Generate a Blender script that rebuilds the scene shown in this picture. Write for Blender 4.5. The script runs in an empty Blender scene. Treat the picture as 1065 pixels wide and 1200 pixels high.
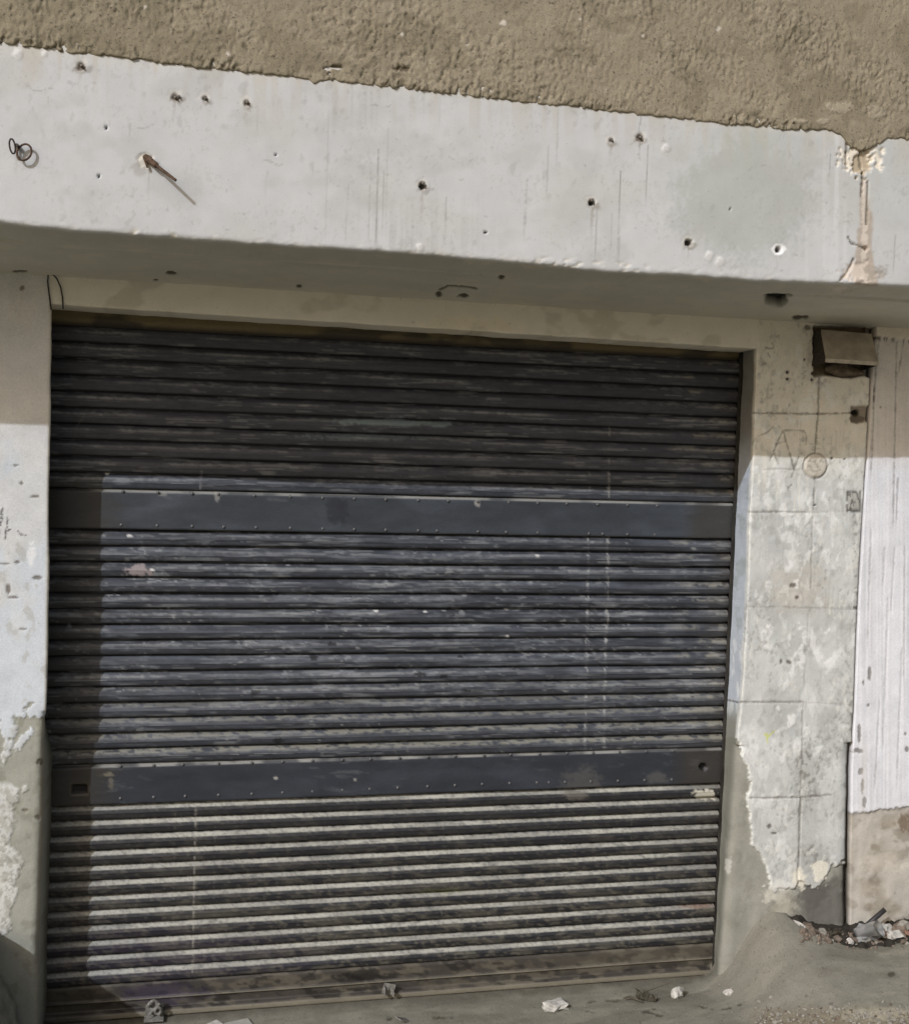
import bpy, bmesh, math, random
import numpy as np
from mathutils import Vector, Matrix
random.seed(7)
SC = bpy.context.scene
COL = SC.collection

# ---------------------------------------------------------------- camera model
F = 1300.0
CAM = np.array([0.479, -3.57, 1.824])
def cam_axes():
    yaw, pitch, roll = [math.radians(a) for a in (12.33, -3.13, 1.82)]
    f = np.array([math.sin(yaw)*math.cos(pitch), math.cos(yaw)*math.cos(pitch), math.sin(pitch)])
    r = np.array([math.cos(yaw), -math.sin(yaw), 0.0]); u = np.cross(r, f)
    return math.cos(roll)*r+math.sin(roll)*u, -math.sin(roll)*r+math.cos(roll)*u, f
R_, U_, F_ = cam_axes()
def proj(P):
    """where a wall point lies on the survey photograph (used to place stains, chips and grooves)"""
    d = P-CAM; w = d@F_
    w = np.where(w < .2, .2, w)
    return 532.5+F*(d@R_)/w, 600-F*(d@U_)/w
def un(x, y, Y):
    d = F_+R_*(x-532.5)/F-U_*(y-600)/F
    return CAM+d*(Y-CAM[1])/d[1]
def unz(x, y, Z):
    d = F_+R_*(x-532.5)/F-U_*(y-600)/F
    return CAM+d*(Z-CAM[2])/d[2]

# ---------------------------------------------------------------- noise helpers
def _h(ix, iy, seed):
    n = (ix.astype(np.int64)*374761393+iy.astype(np.int64)*668265263+seed*974634777) & 0xffffffff
    n = ((n ^ (n >> 13))*1274126177) & 0xffffffff
    n = ((n ^ (n >> 16))*2246822519) & 0xffffffff
    return ((n ^ (n >> 15)) & 0xffffff)/float(0xffffff)
def vn(x, y, seed=0):
    ix = np.floor(x); iy = np.floor(y); fx = x-ix; fy = y-iy
    fx = fx*fx*fx*(fx*(fx*6-15)+10); fy = fy*fy*fy*(fy*(fy*6-15)+10)
    a = _h(ix, iy, seed); b = _h(ix+1, iy, seed); c = _h(ix, iy+1, seed); d = _h(ix+1, iy+1, seed)
    return (a*(1-fx)+b*fx)*(1-fy)+(c*(1-fx)+d*fx)*fy
def fbm(x, y, seed=0, o=4, g=.5):
    t = 0; a = 1; s = 0
    for k in range(o):
        q = .6+k*1.1; cx, cy = math.cos(q), math.sin(q)
        t = t+a*vn((x*cx-y*cy)*2**k+k*17.3, (x*cy+y*cx)*2**k-k*9.1, seed+k*31); s += a; a *= g
    return t/s
def ss(a, b, x):
    t = np.clip((x-a)/(b-a), 0, 1); return t*t*(3-2*t)
def A(r, g, b, k=.85):
    o = []
    for c in (r, g, b):
        c /= 255.0
        o.append((c/12.92 if c < .04045 else ((c+.055)/1.055)**2.4)/k)
    return np.array(o)
def mix(c, t, m):
    return c*(1-m[:, None])+np.asarray(t)*m[:, None]

class Marks:
    """masks for stains / chips / strokes, placed in survey-photograph coordinates of each surface point"""
    def __init__(s, P):
        s.P = P; s.px, s.py = proj(P); s.X = P[:, 0]; s.Z = P[:, 2]; s.Y = P[:, 1]
        s.n1 = fbm(s.px/9, s.py/9, 3); s.n2 = fbm(s.px/3.5, s.py/3.5, 11, 3); s.n3 = fbm(s.px/40, s.py/40, 23)
    def blob(s, cx, cy, rx, ry, n=.9, soft=.15, ang=0):
        dx = s.px-cx; dy = s.py-cy
        if ang:
            c, q = math.cos(math.radians(ang)), math.sin(math.radians(ang)); dx, dy = dx*c+dy*q, -dx*q+dy*c
        d = np.sqrt((dx/rx)**2+(dy/ry)**2)+n*((s.n1*.5+s.n2*.5)-.5)*2
        return 1-ss(1-soft, 1+soft, d)
    def line(s, pts, w, n=0.):
        best = np.full(len(s.px), 1e9)
        for (ax, ay), (bx, by) in zip(pts[:-1], pts[1:]):
            vx, vy = bx-ax, by-ay; L = vx*vx+vy*vy+1e-9
            t = np.clip(((s.px-ax)*vx+(s.py-ay)*vy)/L, 0, 1)
            best = np.minimum(best, np.hypot(s.px-ax-t*vx, s.py-ay-t*vy))
        return 1-ss(w*.5, w*.5+1.0, best+n*(s.n2-.5)*2)
    def inter(s, ys, xs):
        return np.interp(s.py, ys, xs)

# ---------------------------------------------------------------- materials
def surf_mat(name, rough=.9, spec=.25, grain=(260, .12), patch=(18, .10), bump=(420, .25, .0015), aniso=(1, 1, 1), rough_var=.0, metal=0., speck=None):
    m = bpy.data.materials.new(name); m.use_nodes = True
    nt = m.node_tree; N = nt.nodes; L = nt.links
    b = N['Principled BSDF']
    at = N.new('ShaderNodeAttribute'); at.attribute_name = 'Col'
    tc = N.new('ShaderNodeTexCoord'); mp = N.new('ShaderNodeMapping'); mp.inputs['Scale'].default_value = aniso
    L.new(tc.outputs['Object'], mp.inputs['Vector'])
    def noise(scale, det=4, rg=.6):
        n = N.new('ShaderNodeTexNoise'); n.inputs['Scale'].default_value = scale
        n.inputs['Detail'].default_value = det; n.inputs['Roughness'].default_value = rg
        L.new(mp.outputs[0], n.inputs['Vector']); return n
    col = at.outputs['Color']
    for sc, amt in (grain, patch):
        n = noise(sc)
        r = N.new('ShaderNodeMapRange'); r.inputs['From Min'].default_value = .3; r.inputs['From Max'].default_value = .7
        r.inputs['To Min'].default_value = 1-amt; r.inputs['To Max'].default_value = 1+amt
        L.new(n.outputs['Fac'], r.inputs['Value'])
        x = N.new('ShaderNodeVectorMath'); x.operation = 'MULTIPLY'
        cmb = N.new('ShaderNodeCombineXYZ')
        for i in range(3): L.new(r.outputs[0], cmb.inputs[i])
        L.new(col, x.inputs[0]); L.new(cmb.outputs[0], x.inputs[1]); col = x.outputs[0]
    for sc, lo, hi, amt in (speck or ()):
        n = noise(sc, 3, .55)
        r = N.new('ShaderNodeMapRange'); r.inputs['From Min'].default_value = lo; r.inputs['From Max'].default_value = hi
        r.inputs['To Min'].default_value = 1; r.inputs['To Max'].default_value = 1-amt
        L.new(n.outputs['Fac'], r.inputs['Value'])
        x = N.new('ShaderNodeVectorMath'); x.operation = 'SCALE'
        L.new(col, x.inputs[0]); L.new(r.outputs[0], x.inputs['Scale']); col = x.outputs[0]
    L.new(col, b.inputs['Base Color'])
    b.inputs['Roughness'].default_value = rough; b.inputs['Specular IOR Level'].default_value = spec
    b.inputs['Metallic'].default_value = metal
    if rough_var:
        n = noise(patch[0]*3)
        r = N.new('ShaderNodeMapRange'); r.inputs['To Min'].default_value = rough-rough_var; r.inputs['To Max'].default_value = rough+rough_var
        L.new(n.outputs['Fac'], r.inputs['Value']); L.new(r.outputs[0], b.inputs['Roughness'])
    n = noise(bump[0]); bp = N.new('ShaderNodeBump'); bp.inputs['Strength'].default_value = bump[1]; bp.inputs['Distance'].default_value = bump[2]
    L.new(n.outputs['Fac'], bp.inputs['Height']); L.new(bp.outputs[0], b.inputs['Normal'])
    return m
def flat_mat(name, rgb, rough=.8, spec=.3, metal=0., var=.25, scale=60, bump=.3, trans=0., alpha=1.):
    m = bpy.data.materials.new(name); m.use_nodes = True
    nt = m.node_tree; N = nt.nodes; L = nt.links; b = N['Principled BSDF']
    tc = N.new('ShaderNodeTexCoord'); n = N.new('ShaderNodeTexNoise'); n.inputs['Scale'].default_value = scale; n.inputs['Detail'].default_value = 5
    L.new(tc.outputs['Object'], n.inputs['Vector'])
    cr = N.new('ShaderNodeValToRGB'); e = cr.color_ramp.elements
    e[0].position = .3; e[1].position = .7
    e[0].color = [c*(1-var) for c in rgb]+[1]; e[1].color = [min(1, c*(1+var)) for c in rgb]+[1]
    L.new(n.outputs['Fac'], cr.inputs[0]); L.new(cr.outputs[0], b.inputs['Base Color'])
    bp = N.new('ShaderNodeBump'); bp.inputs['Strength'].default_value = bump; bp.inputs['Distance'].default_value = .002
    L.new(n.outputs['Fac'], bp.inputs['Height']); L.new(bp.outputs[0], b.inputs['Normal'])
    b.inputs['Roughness'].default_value = rough; b.inputs['Specular IOR Level'].default_value = spec; b.inputs['Metallic'].default_value = metal
    b.inputs['Transmission Weight'].default_value = trans; b.inputs['Alpha'].default_value = alpha
    return m

M_STUCCO = surf_mat('rough stucco', .95, .15, (240, .14), (9, .07), (420, .6, .002), speck=((130, .60, .68, .5), (260, .60, .68, .35)))
M_PAINT = surf_mat('old white paint', .85, .25, (300, .04), (14, .04), (260, .25, .0012), speck=((120, .66, .72, .22), (45, .68, .74, .16)))
M_CEMENT = surf_mat('cement render', .95, .15, (240, .09), (16, .07), (330, .4, .0018), speck=((170, .63, .71, .16), (60, .66, .74, .08)))
M_STEEL = surf_mat('weathered painted steel', .5, .4, (220, .10), (16, .10), (140, .10, .001), (.35, 1, 1), .12)
M_GROUND = surf_mat('dusty cement ground', .95, .15, (170, .12), (9, .10), (240, .4, .0022), speck=((90, .62, .70, .35), (200, .64, .70, .3)))
M_RUST = flat_mat('rusty iron', (.10, .062, .04), .8, .3, .2, .5, 150, .5)
M_DARKRUST = flat_mat('dark corroded iron', (.055, .045, .036), .8, .3, .2, .5, 150, .5)
M_BOLT = flat_mat('dull grey-brown bolt', (.17, .15, .125), .8, .3, .2, .5, 220, .5)
M_WIRE = flat_mat('old wire', (.05, .045, .04), .6, .4, .2, .3, 90, .1)
M_CHIP = flat_mat('plaster chip', (.62, .59, .54), .95, .1, 0, .18, 120, .5)
M_BOX = flat_mat('brown enamelled sheet', (.37, .32, .25), .6, .4, 0, .22, 26, .15)
M_BOXLIP = flat_mat('worn sheet edge', (.52, .46, .37), .6, .4, 0, .2, 60, .15)
M_STONE = flat_mat('grey stone', (.27, .25, .21), .95, .1, 0, .3, 80, .6)
M_STONEL = flat_mat('pale stone', (.50, .47, .42), .95, .1, 0, .25, 80, .6)
M_STONEB = flat_mat('brown stone', (.17, .135, .105), .95, .1, 0, .3, 80, .6)
M_BRICK = flat_mat('reddish brick', (.24, .14, .10), .95, .1, 0, .3, 80, .6)
M_PAPER = flat_mat('dirty paper', (.50, .48, .43), .9, .15, 0, .35, 45, .2)
M_CARD = flat_mat('grey cardboard', (.42, .41, .36), .9, .15, 0, .16, 30, .2)
M_LEAF = flat_mat('dry leaf', (.085, .075, .055), .85, .2, 0, .4, 70, .3)
M_STICK = flat_mat('black plastic pipe', (.03, .028, .027), .5, .4, 0, .3, 60, .1)
M_PLASTIC = flat_mat('cloudy plastic', (.60, .60, .58), .25, .5, 0, .08, 40, .1, .55)
M_BLOCK = flat_mat('broken concrete', (.26, .25, .21), .95, .1, 0, .3, 22, .7)

# ---------------------------------------------------------------- mesh helpers
def tag(o, label=None, cat=None, group=None, kind=None):
    if label: o['label'] = label
    if cat: o['category'] = cat
    if group: o['group'] = group
    if kind: o['kind'] = kind
    return o
def empty(name, loc=(0, 0, 0)):
    o = bpy.data.objects.new(name, None); o.location = loc; o.empty_display_size = .1; COL.objects.link(o); return o
def link(name, me, mat, parent=None):
    o = bpy.data.objects.new(name, me); COL.objects.link(o)
    if mat: me.materials.append(mat)
    if parent:
        o.parent = parent; bpy.context.view_layer.update(); o.matrix_parent_inverse = parent.matrix_world.inverted()
    return o
def grid_mesh(name, B, Nn, fn, extra=None):
    """B, Nn: (n, m, 3) surface points and outward directions; fn(Marks) -> height along outward, colour"""
    n, m, _ = B.shape; P = B.reshape(-1, 3)
    h, c = fn(Marks(P))
    V = P+Nn.reshape(-1, 3)*h[:, None]
    idx = np.arange(n*m).reshape(n, m)
    q = np.stack([idx[:-1, :-1], idx[1:, :-1], idx[1:, 1:], idx[:-1, 1:]], -1).reshape(-1, 4)
    if extra is not None:
        V2, q2, c2 = extra
        q = np.concatenate([q, q2+len(V)]); V = np.concatenate([V, V2]); c = np.concatenate([c, c2])
    me = bpy.data.meshes.new(name)
    me.vertices.add(len(V)); me.vertices.foreach_set('co', V.astype(np.float32).ravel())
    me.loops.add(q.size); me.loops.foreach_set('vertex_index', q.astype(np.int32).ravel())
    me.polygons.add(len(q)); me.polygons.foreach_set('loop_start', np.arange(0, q.size, 4, dtype=np.int32))
    me.polygons.foreach_set('loop_total', np.full(len(q), 4, dtype=np.int32))
    me.update(calc_edges=True)
    a = me.color_attributes.new('Col', 'FLOAT_COLOR', 'POINT')
    a.data.foreach_set('color', np.concatenate([np.clip(c, .003, 1), np.ones((len(c), 1))], 1).astype(np.float32).ravel())
    me.polygons.foreach_set('use_smooth', np.ones(len(q), dtype=bool))
    return me
def slab(x0, x1, y0, y1, z0, z1, c):
    """plain masonry body behind a modelled face"""
    V = np.array([(x, y, z) for x in (x0, x1) for y in (y0, y1) for z in (z0, z1)], float)
    q = np.array([(0, 1, 3, 2), (4, 6, 7, 5), (0, 4, 5, 1), (2, 3, 7, 6), (0, 2, 6, 4), (1, 5, 7, 3)])
    return V, q, np.tile(c, (8, 1))
def path_pts(pts, step, r=None):
    """resample a 2-D polyline; returns points and left-hand normals, corners rounded by smoothing"""
    pts = np.array(pts, float); seg = np.hypot(*np.diff(pts, axis=0).T); s = np.concatenate([[0], np.cumsum(seg)])
    n = max(2, int(s[-1]/step)+1); t = np.linspace(0, s[-1], n)
    q = np.stack([np.interp(t, s, pts[:, 0]), np.interp(t, s, pts[:, 1])], 1)
    if r:
        k = max(1, int(r/(s[-1]/(n-1))))
        for _ in range(2):
            w = np.array([np.mean(q[max(0, i-min(k, i, n-1-i)):i+min(k, i, n-1-i)+1], axis=0) for i in range(n)]); q = w
    d = np.gradient(q, axis=0); d /= np.hypot(*d.T)[:, None]
    return q, np.stack([-d[:, 1], d[:, 0]], 1)
def axis(fine0, fine1, step, out0, out1):
    a = list(np.arange(fine0, fine1+1e-6, step)); lo = []; x = fine0; st = step
    while x > out0: st *= 1.35; x -= st; lo.append(max(x, out0))
    hi = []; x = fine1; st = step
    while x < out1: st *= 1.35; x += st; hi.append(min(x, out1))
    return np.array(lo[::-1]+a+hi)
def bm_obj(name, bm, mat, parent=None, smooth=False):
    me = bpy.data.meshes.new(name); bm.normal_update(); bm.to_mesh(me); bm.free()
    if smooth: me.polygons.foreach_set('use_smooth', [True]*len(me.polygons))
    return link(name, me, mat, parent)
def bm_box(bm, c, s, rot=None, bev=0.):
    r = bmesh.ops.create_cube(bm, size=1.0); vs = r['verts']
    for v in vs: v.co = Vector((v.co.x*s[0], v.co.y*s[1], v.co.z*s[2]))
    if bev:
        es = list({e for v in vs for e in v.link_edges})
        b = bmesh.ops.bevel(bm, geom=es, offset=bev, segments=2, affect='EDGES', profile=.6); vs = list({v for f in b['faces'] for v in f.verts} | {v for v in vs if v.is_valid})
    M = Matrix.Translation(c) @ (rot.to_4x4() if rot else Matrix.Identity(4))
    bmesh.ops.transform(bm, matrix=M, verts=vs); return vs
def bm_tube(bm, pts, r, n=8, closed=False):
    pts = [Vector(p) for p in pts]; rings = []
    m = len(pts); rr = r if isinstance(r, (list, tuple)) else [r]*m
    up = Vector((.31, .77, .55))
    for i, p in enumerate(pts):
        a = pts[(i-1) % m] if closed or i > 0 else p; b = pts[(i+1) % m] if closed or i < m-1 else p
        d = (b-a).normalized(); x = d.cross(up).normalized(); y = d.cross(x)
        rings.append([bm.verts.new(p+(x*math.cos(2*math.pi*k/n)+y*math.sin(2*math.pi*k/n))*rr[i]) for k in range(n)])
    for i in range(m if closed else m-1):
        a, b = rings[i], rings[(i+1) % m]
        for k in range(n): bm.faces.new((a[k], a[(k+1) % n], b[(k+1) % n], b[k]))
    if not closed:
        bm.faces.new(rings[0][::-1]); bm.faces.new(rings[-1])
def rock_bm(size, seed, sub=3, flat=.35):
    bm = bmesh.new(); bmesh.ops.create_icosphere(bm, subdivisions=sub, radius=1)
    rng = random.Random(seed); pl = []
    for _ in range(7):
        v = Vector((rng.uniform(-1, 1), rng.uniform(-1, 1), rng.uniform(-1, 1))).normalized(); pl.append((v, rng.uniform(.5, .85)))
    P = np.array([v.co[:] for v in bm.verts]); nz = fbm(P[:, 0]*3+seed, P[:, 1]*3+P[:, 2]*2.3, seed)
    for v, q in zip(bm.verts, nz):
        c = v.co.copy()
        for a, d in pl:
            k = c.dot(a)
            if k > d: c -= a*(k-d)
        c *= 1+(q-.5)*flat
        v.co = Vector((c.x*size[0], c.y*size[1], c.z*size[2]))
    return bm
def poly_prism(bm, front, back):
    f = [bm.verts.new(p) for p in front]; b = [bm.verts.new(p) for p in back]; n = len(f)
    bm.faces.new(f); bm.faces.new(b[::-1])
    for i in range(n): bm.faces.new((f[i], b[i], b[(i+1) % n], f[(i+1) % n]))

# ================================================================ THE BUILDING
YW, YB, YS = -.15, -.65, -.655          # wall face, beam face, stucco face
shop = tag(empty('shop_building', (1.1, 0, 0)), 'old shop front with white painted beam, rough brown stucco above and a peeling tiled pillar', 'building')
STEP = .004
XA = axis(-.16, 3.02, STEP, -3.0, 6.0)
WHITE = A(189, 189, 187); WARMW = A(212, 206, 194); GREYP = A(178, 181, 174); CEM = A(150, 149, 134); DARK = A(40, 36, 32)

# ---- beam with its soffit
pp, nn = path_pts([(-.10, 2.289), (-.645, 2.336), (YB, 2.341), (YB, 2.80)], STEP, .004)
zz = pp[:, 1]; B = np.zeros((len(XA), len(pp), 3)); NN = np.zeros_like(B)
B[:, :, 0] = XA[:, None]; B[:, :, 1] = pp[None, :, 0]; B[:, :, 2] = pp[None, :, 1]
NN[:, :, 1] = -np.abs(nn[None, :, 1])*0; NN[:, :, 1] = np.where(pp[:, 0] < YB+.012, -1, 0)[None]; NN[:, :, 2] = np.where(pp[:, 0] < YB+.012, -.0, -1)[None]
# wavy, hand-plastered lower edge
edge = np.interp(XA, [-.3, -.05, .018, .118, .28, .575, .906, 1.254, 1.35, 1.496, 1.721, 1.969, 2.274, 2.454, 3], np.array([2.358, 2.3541, 2.3482, 2.3431, 2.3444, 2.3419, 2.3453, 2.342, 2.3393, 2.3328, 2.3381, 2.3374, 2.347, 2.3509, 2.35])-2.3405)+(fbm(XA*30, XA*0, 6)-.5)*.005
wgt = np.exp(-((pp[:, 1]-2.338)/.03)**2)*(pp[:, 0] < -.5)
B[:, :, 2] += edge[:, None]*wgt[None]
HOLES = [(807, 284, 3.0, 0), (912, 292, 3.0, 1), (1015, 291, 2.2, 0), (694, 237, 3.2, 0), (495, 217, 3.5, 0), (95, 77, 4.5, 2), (205, 113, 4, 2), (240, 115, 2.6, 2), (289, 120, 3.5, 2), (716, 164, 2.6, 2), (750, 161, 4, 2), (175, 187, 3, 0), (569, 272, 1.3, 0), (323, 181, 1.4, 0), (116, 206, 1.3, 0), (124, 149, 1.3, 0), (600, 96, 1, 0), (855, 245, 1, 0)]
def beam_fn(s):
    face = ss(YB+.02, YB+.006, s.Y)
    x, z = s.X, s.Z
    c = np.tile(WHITE, (len(x), 1))
    big = fbm(x*2.1, z*3.5, 41); c *= (.96+.08*big)[:, None]
    c = mix(c, A(184, 182, 175), .5*ss(.52, .7, fbm(x*5, z*7, 43)))
    # damp greyish repair patch
    gp = s.blob(868, 240, 78, 62, .45, .3)+s.blob(905, 180, 60, 40, .5, .4)*.6+s.blob(835, 180, 70, 40, .6, .5)*.35
    c = mix(c, A(166, 170, 162), np.clip(gp, 0, 1)*.75)
    c = mix(c, A(176, 179, 173), .5*ss(960, 1040, s.px)*ss(330, 200, s.py))
    # vertical streaks near the joint
    st = ss(.55, .8, vn(s.px/5., s.py/160, 51))
    c = mix(c, A(204, 204, 202), st*.5*ss(930, 960, s.px)*ss(1010, 985, s.px))
    st2 = ss(.62, .9, vn(s.px/3.2, s.py/90, 52))*ss(300, 420, s.px)*ss(800, 740, s.px)*ss(.35, .65, vn(s.px/120, s.py/60, 53))
    c = mix(c, A(158, 158, 154), st2*.3)
    for xx, y0, y1, k in [(405, 215, 285, .45), (382, 130, 280, .2), (432, 190, 285, .35), (440, 175, 288, .6), (447, 200, 280, .35), (452, 150, 280, .2), (520, 230, 290, .4), (614, 210, 285, .5), (640, 170, 240, .3), (652, 120, 200, .3), (697, 245, 310, .5), (724, 200, 312, .6), (714, 250, 308, .35), (756, 170, 240, .5), (748, 135, 160, .7), (1046, 275, 325, .4), (970, 180, 215, .55), (300, 120, 165, .25), (150, 140, 175, .25), (310, 200, 235, .2)]:
        c = mix(c, A(118, 114, 106), s.line([(xx+3, y0), (xx, y1)], .5, .6)*k*ss(y1+5, y1-20, s.py)*(.5+.8*s.n1))
    # cream upper margin, dirt wash under the stucco
    top = ss(2.735, 2.775, z+.012*(s.n1-.5)*2); c = mix(c, A(198, 194, 182), top*.4*face)
    wash = ss(2.60, 2.78, z)*ss(.5, .75, vn(s.px/7, s.py/70, 57)); c = mix(c, A(176, 168, 150), wash*.35*face)
    # marks & smears
    c = mix(c, A(170, 169, 164), ss(.52, .75, fbm(s.px/46, s.py/34, 59))*.35*face)
    c = mix(c, A(146, 143, 136), ss(.70, .8, fbm(s.px/8, s.py/14, 60, 3))*ss(.5, .6, fbm(s.px/90, s.py/60, 58))*.28*face)
    h = (fbm(x*5, z*5, 61)-.5)*.003+(fbm(x*60, z*60, 62)-.5)*.0004
    for cx, cy, r, kind in HOLES:
        m = s.blob(cx, cy, r, r, .35 if r < 2 else .8, .3)
        if kind == 1:
            w = s.blob(cx, cy, 9, 6, .5, .1); c = mix(c, A(232, 231, 228), w); h -= .001*w
        elif r > 2:
            w = s.blob(cx-1, cy-2, r+3.5, r+3, .9, .2); c = mix(c, A(206, 202, 192), w*.55); h -= .001*w
            d = s.blob(cx+2, cy+4, r+4, r+1, 1.2, .3); c = mix(c, A(128, 120, 108), d*.55)
        c = mix(c, A(98, 88, 76) if kind == 2 else DARK, m*(.8 if kind == 2 else .95)); h -= (.006 if kind == 2 else .014)*m
    w = s.blob(170, 188, 9, 8, .6, .12); c = mix(c, A(226, 222, 208), w); h -= .003*w
    c = mix(c, A(150, 145, 134), s.blob(165, 196, 10, 9, 1.0, .4)*.5)
    for cx, cy, L, k in [(205, 117, 26, .35), (289, 123, 20, .3), (495, 222, 40, .35), (694, 243, 50, .4), (750, 166, 30, .5), (716, 168, 22, .35), (175, 200, 40, .3), (95, 82, 18, .3), (20, 184, 26, .25), (807, 290, 16, .3)]:
        g = s.line([(cx, cy), (cx-2, cy+L)], 1.6, 2.2)*ss(cy+L+4, cy, s.py); c = mix(c, A(128, 116, 98), g*k)
    for k_ in range(9):
        x0 = 30+k_*118+(k_*53) % 41; y0 = 95+x0*.085+(k_*37) % 110
        pts = [(x0+j*9, y0+j*(3-(k_ % 4)*2)+5*math.sin(k_+j*1.3)) for j in range(6)]
        g = s.line(pts, .3, .8)*ss(.45, .6, s.n1); c = mix(c, A(142, 139, 132), g*.5)
    g = ss(.64, .72, fbm(s.px/3, s.py/4, 68, 3))*ss(.46, .62, fbm(s.px/50, s.py/30, 69)); c = mix(c, A(150, 147, 139), g*.22*face)
    # bottom-edge chips
    nearb = np.exp(-((z-2.345)/.012)**2)
    ch = ss(.55, .66, fbm(s.px/8, s.py/5, 66))*nearb*np.clip(ss(610, 660, s.px)*ss(770, 730, s.px)+ss(150, 160, s.px)*ss(215, 200, s.px)+.35, 0, 1)
    c = mix(c, A(212, 206, 192), ch*face*.8); h -= .003*ch
    ch = ss(.58, .64, fbm(s.px/10, s.py/6, 67))*nearb*(1-face); c = mix(c, A(190, 182, 165), ch)
    # broken joint with rain stain on the right
    j = s.inter([160, 200, 230, 260, 285, 310, 335], [1012, 1010, 1008, 1006, 1004, 1001, 1000]); jr = s.inter([160, 200, 230, 260, 285, 310, 335], [1018, 1015, 1018, 1022, 1022, 1025, 1030])
    ins = ss(j-2, j+2, s.px+6*(s.n1-.5))*ss(jr+2, jr-2, s.px+6*(s.n1-.5))
    c = mix(c, A(163, 148, 130), ins*.75*ss(175, 245, s.py)); c = mix(c, A(205, 194, 180), ins*s.line([(1013, 215), (1012, 330)], 5, 3)*.8)
    pk = s.blob(1008, 186, 21, 17, 1.1, .1); c = mix(c, A(222, 213, 196), pk); h -= .004*pk
    pk2 = s.blob(1011, 190, 11, 17, 1.2, .12); c = mix(c, A(170, 155, 130), pk2*.9); h -= .006*pk2
    for pts in ([(1008, 175), (1011, 205), (1009, 230)], [(1017, 212), (1015, 262)], [(994, 278), (997, 284), (1012, 290)], [(985, 328), (992, 322), (998, 310), (1000, 303)], [(992, 160), (992, 196)]):
        g = s.line(pts, 1.0, 1.2); c = mix(c, A(92, 84, 70), g*.8); h -= .004*g
    pk = s.blob(1010, 318, 22, 10, 1.2, .2); c = mix(c, A(214, 200, 184), pk*.7); h -= .003*pk
    c = mix(c, A(140, 132, 120), s.blob(1026, 318, 13, 9, 1.3, .2)*.6)
    for cx, cy, r in [(831, 299, 4), (843, 306, 5), (780, 173, 4), (20, 62, 5), (52, 62, 3), (492, 288, 4)]:
        g = s.blob(cx, cy, r, r*1.2, .9, .3); c = mix(c, A(222, 220, 216), g*.7); h += .001*g
        c = mix(c, A(150, 146, 138), s.blob(cx+2, cy+2, r, r, 1.2, .2)*.35)
    # ---- soffit: grey, dusty
    sf = 1-face
    cs = np.tile(A(188, 185, 172), (len(x), 1))*(.92+.16*fbm(x*4, s.Y*9, 71))[:, None]
    cs = mix(cs, A(196, 190, 172), ss(.6, .68, fbm(s.px/30, s.py/6, 72))*.5)
    cs = mix(cs, A(150, 146, 130), ss(-.4, -.62, s.Y)*.25)
    c = c*face[:, None]+cs*sf[:, None]
    hs = (fbm(x*8, s.Y*8, 73)-.5)*.005
    h = h*face+hs*sf
    hole = s.blob(910, 352, 13, 7, .5, .1)+s.line([(897, 346), (925, 346)], 2.5, 1); hole = np.clip(hole, 0, 1)*sf
    c = mix(c, A(34, 32, 26), hole); h -= .03*hole
    for cx, cy, rx, ry in [(201, 320, 7, 2.5), (182, 328, 3, 1.5), (350, 336, 3, 2), (588, 325, 4, 2.5), (514, 345, 3, 3), (543, 347, 6, 2.5), (100, 327, 2, 2), (24, 318, 8, 2), (938, 372, 8, 3)]:
        g = s.blob(cx, cy, rx, ry, .8, .2)*sf; c = mix(c, A(58, 50, 40), g*.9); h -= .004*g
    g = s.line([(515, 340), (525, 335), (545, 336), (558, 338)], 1.6, 1)*sf; c = mix(c, A(92, 82, 66), g*.8); h -= .003*g
    g = s.blob(986, 338, 12, 5, 1, .1)*sf; c = mix(c, A(200, 192, 176), g*.8); h -= .003*g
    for cx in (565, 630, 690, 730, 820): c = mix(c, A(196, 188, 170), s.blob(cx, 305+(cx-565)*.075, 18, 3.5, 1.3, .1)*sf*.8)
    return h, c
ex = slab(-3, 6, -.62, .5, 2.40, 2.795, CEM)
link('beam', grid_mesh('beam', B, NN, beam_fn, ex), M_PAINT, shop)

# ---- stucco wall above the beam
XS = axis(-.10, 2.62, .0034, -3.0, 6.0)
ep = [(-200, 30), (0, 50), (20, 52), (60, 56), (85, 62), (150, 67), (200, 75), (300, 85), (360, 92), (368, 97), (376, 94), (450, 101), (600, 117), (700, 128), (886, 148), (930, 152), (972, 152), (985, 157), (997, 171), (1010, 177), (1031, 169), (1039, 162), (1065, 163), (1300, 185)]
exz = np.array([un(a, b, YS)[[0, 2]] for a, b in ep])
zed = np.interp(XS, exz[:, 0], exz[:, 1])+(fbm(XS*60, XS*0, 81)-.5)*.010+(fbm(XS*140, XS*0, 82)-.5)*.006
pp, nn = path_pts([(-.60, 0), (YS, 0), (YS, .45)], .0034, .004)
up = np.linspace(.45, 1.3, 20)[1:]
pp = np.concatenate([pp, np.stack([np.full(19, YS), up], 1)])
B = np.zeros((len(XS), len(pp), 3)); NN = np.zeros_like(B)
B[:, :, 0] = XS[:, None]; B[:, :, 1] = pp[None, :, 0]; B[:, :, 2] = pp[None, :, 1]+zed[:, None]
NN[:, :, 1] = -1
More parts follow.
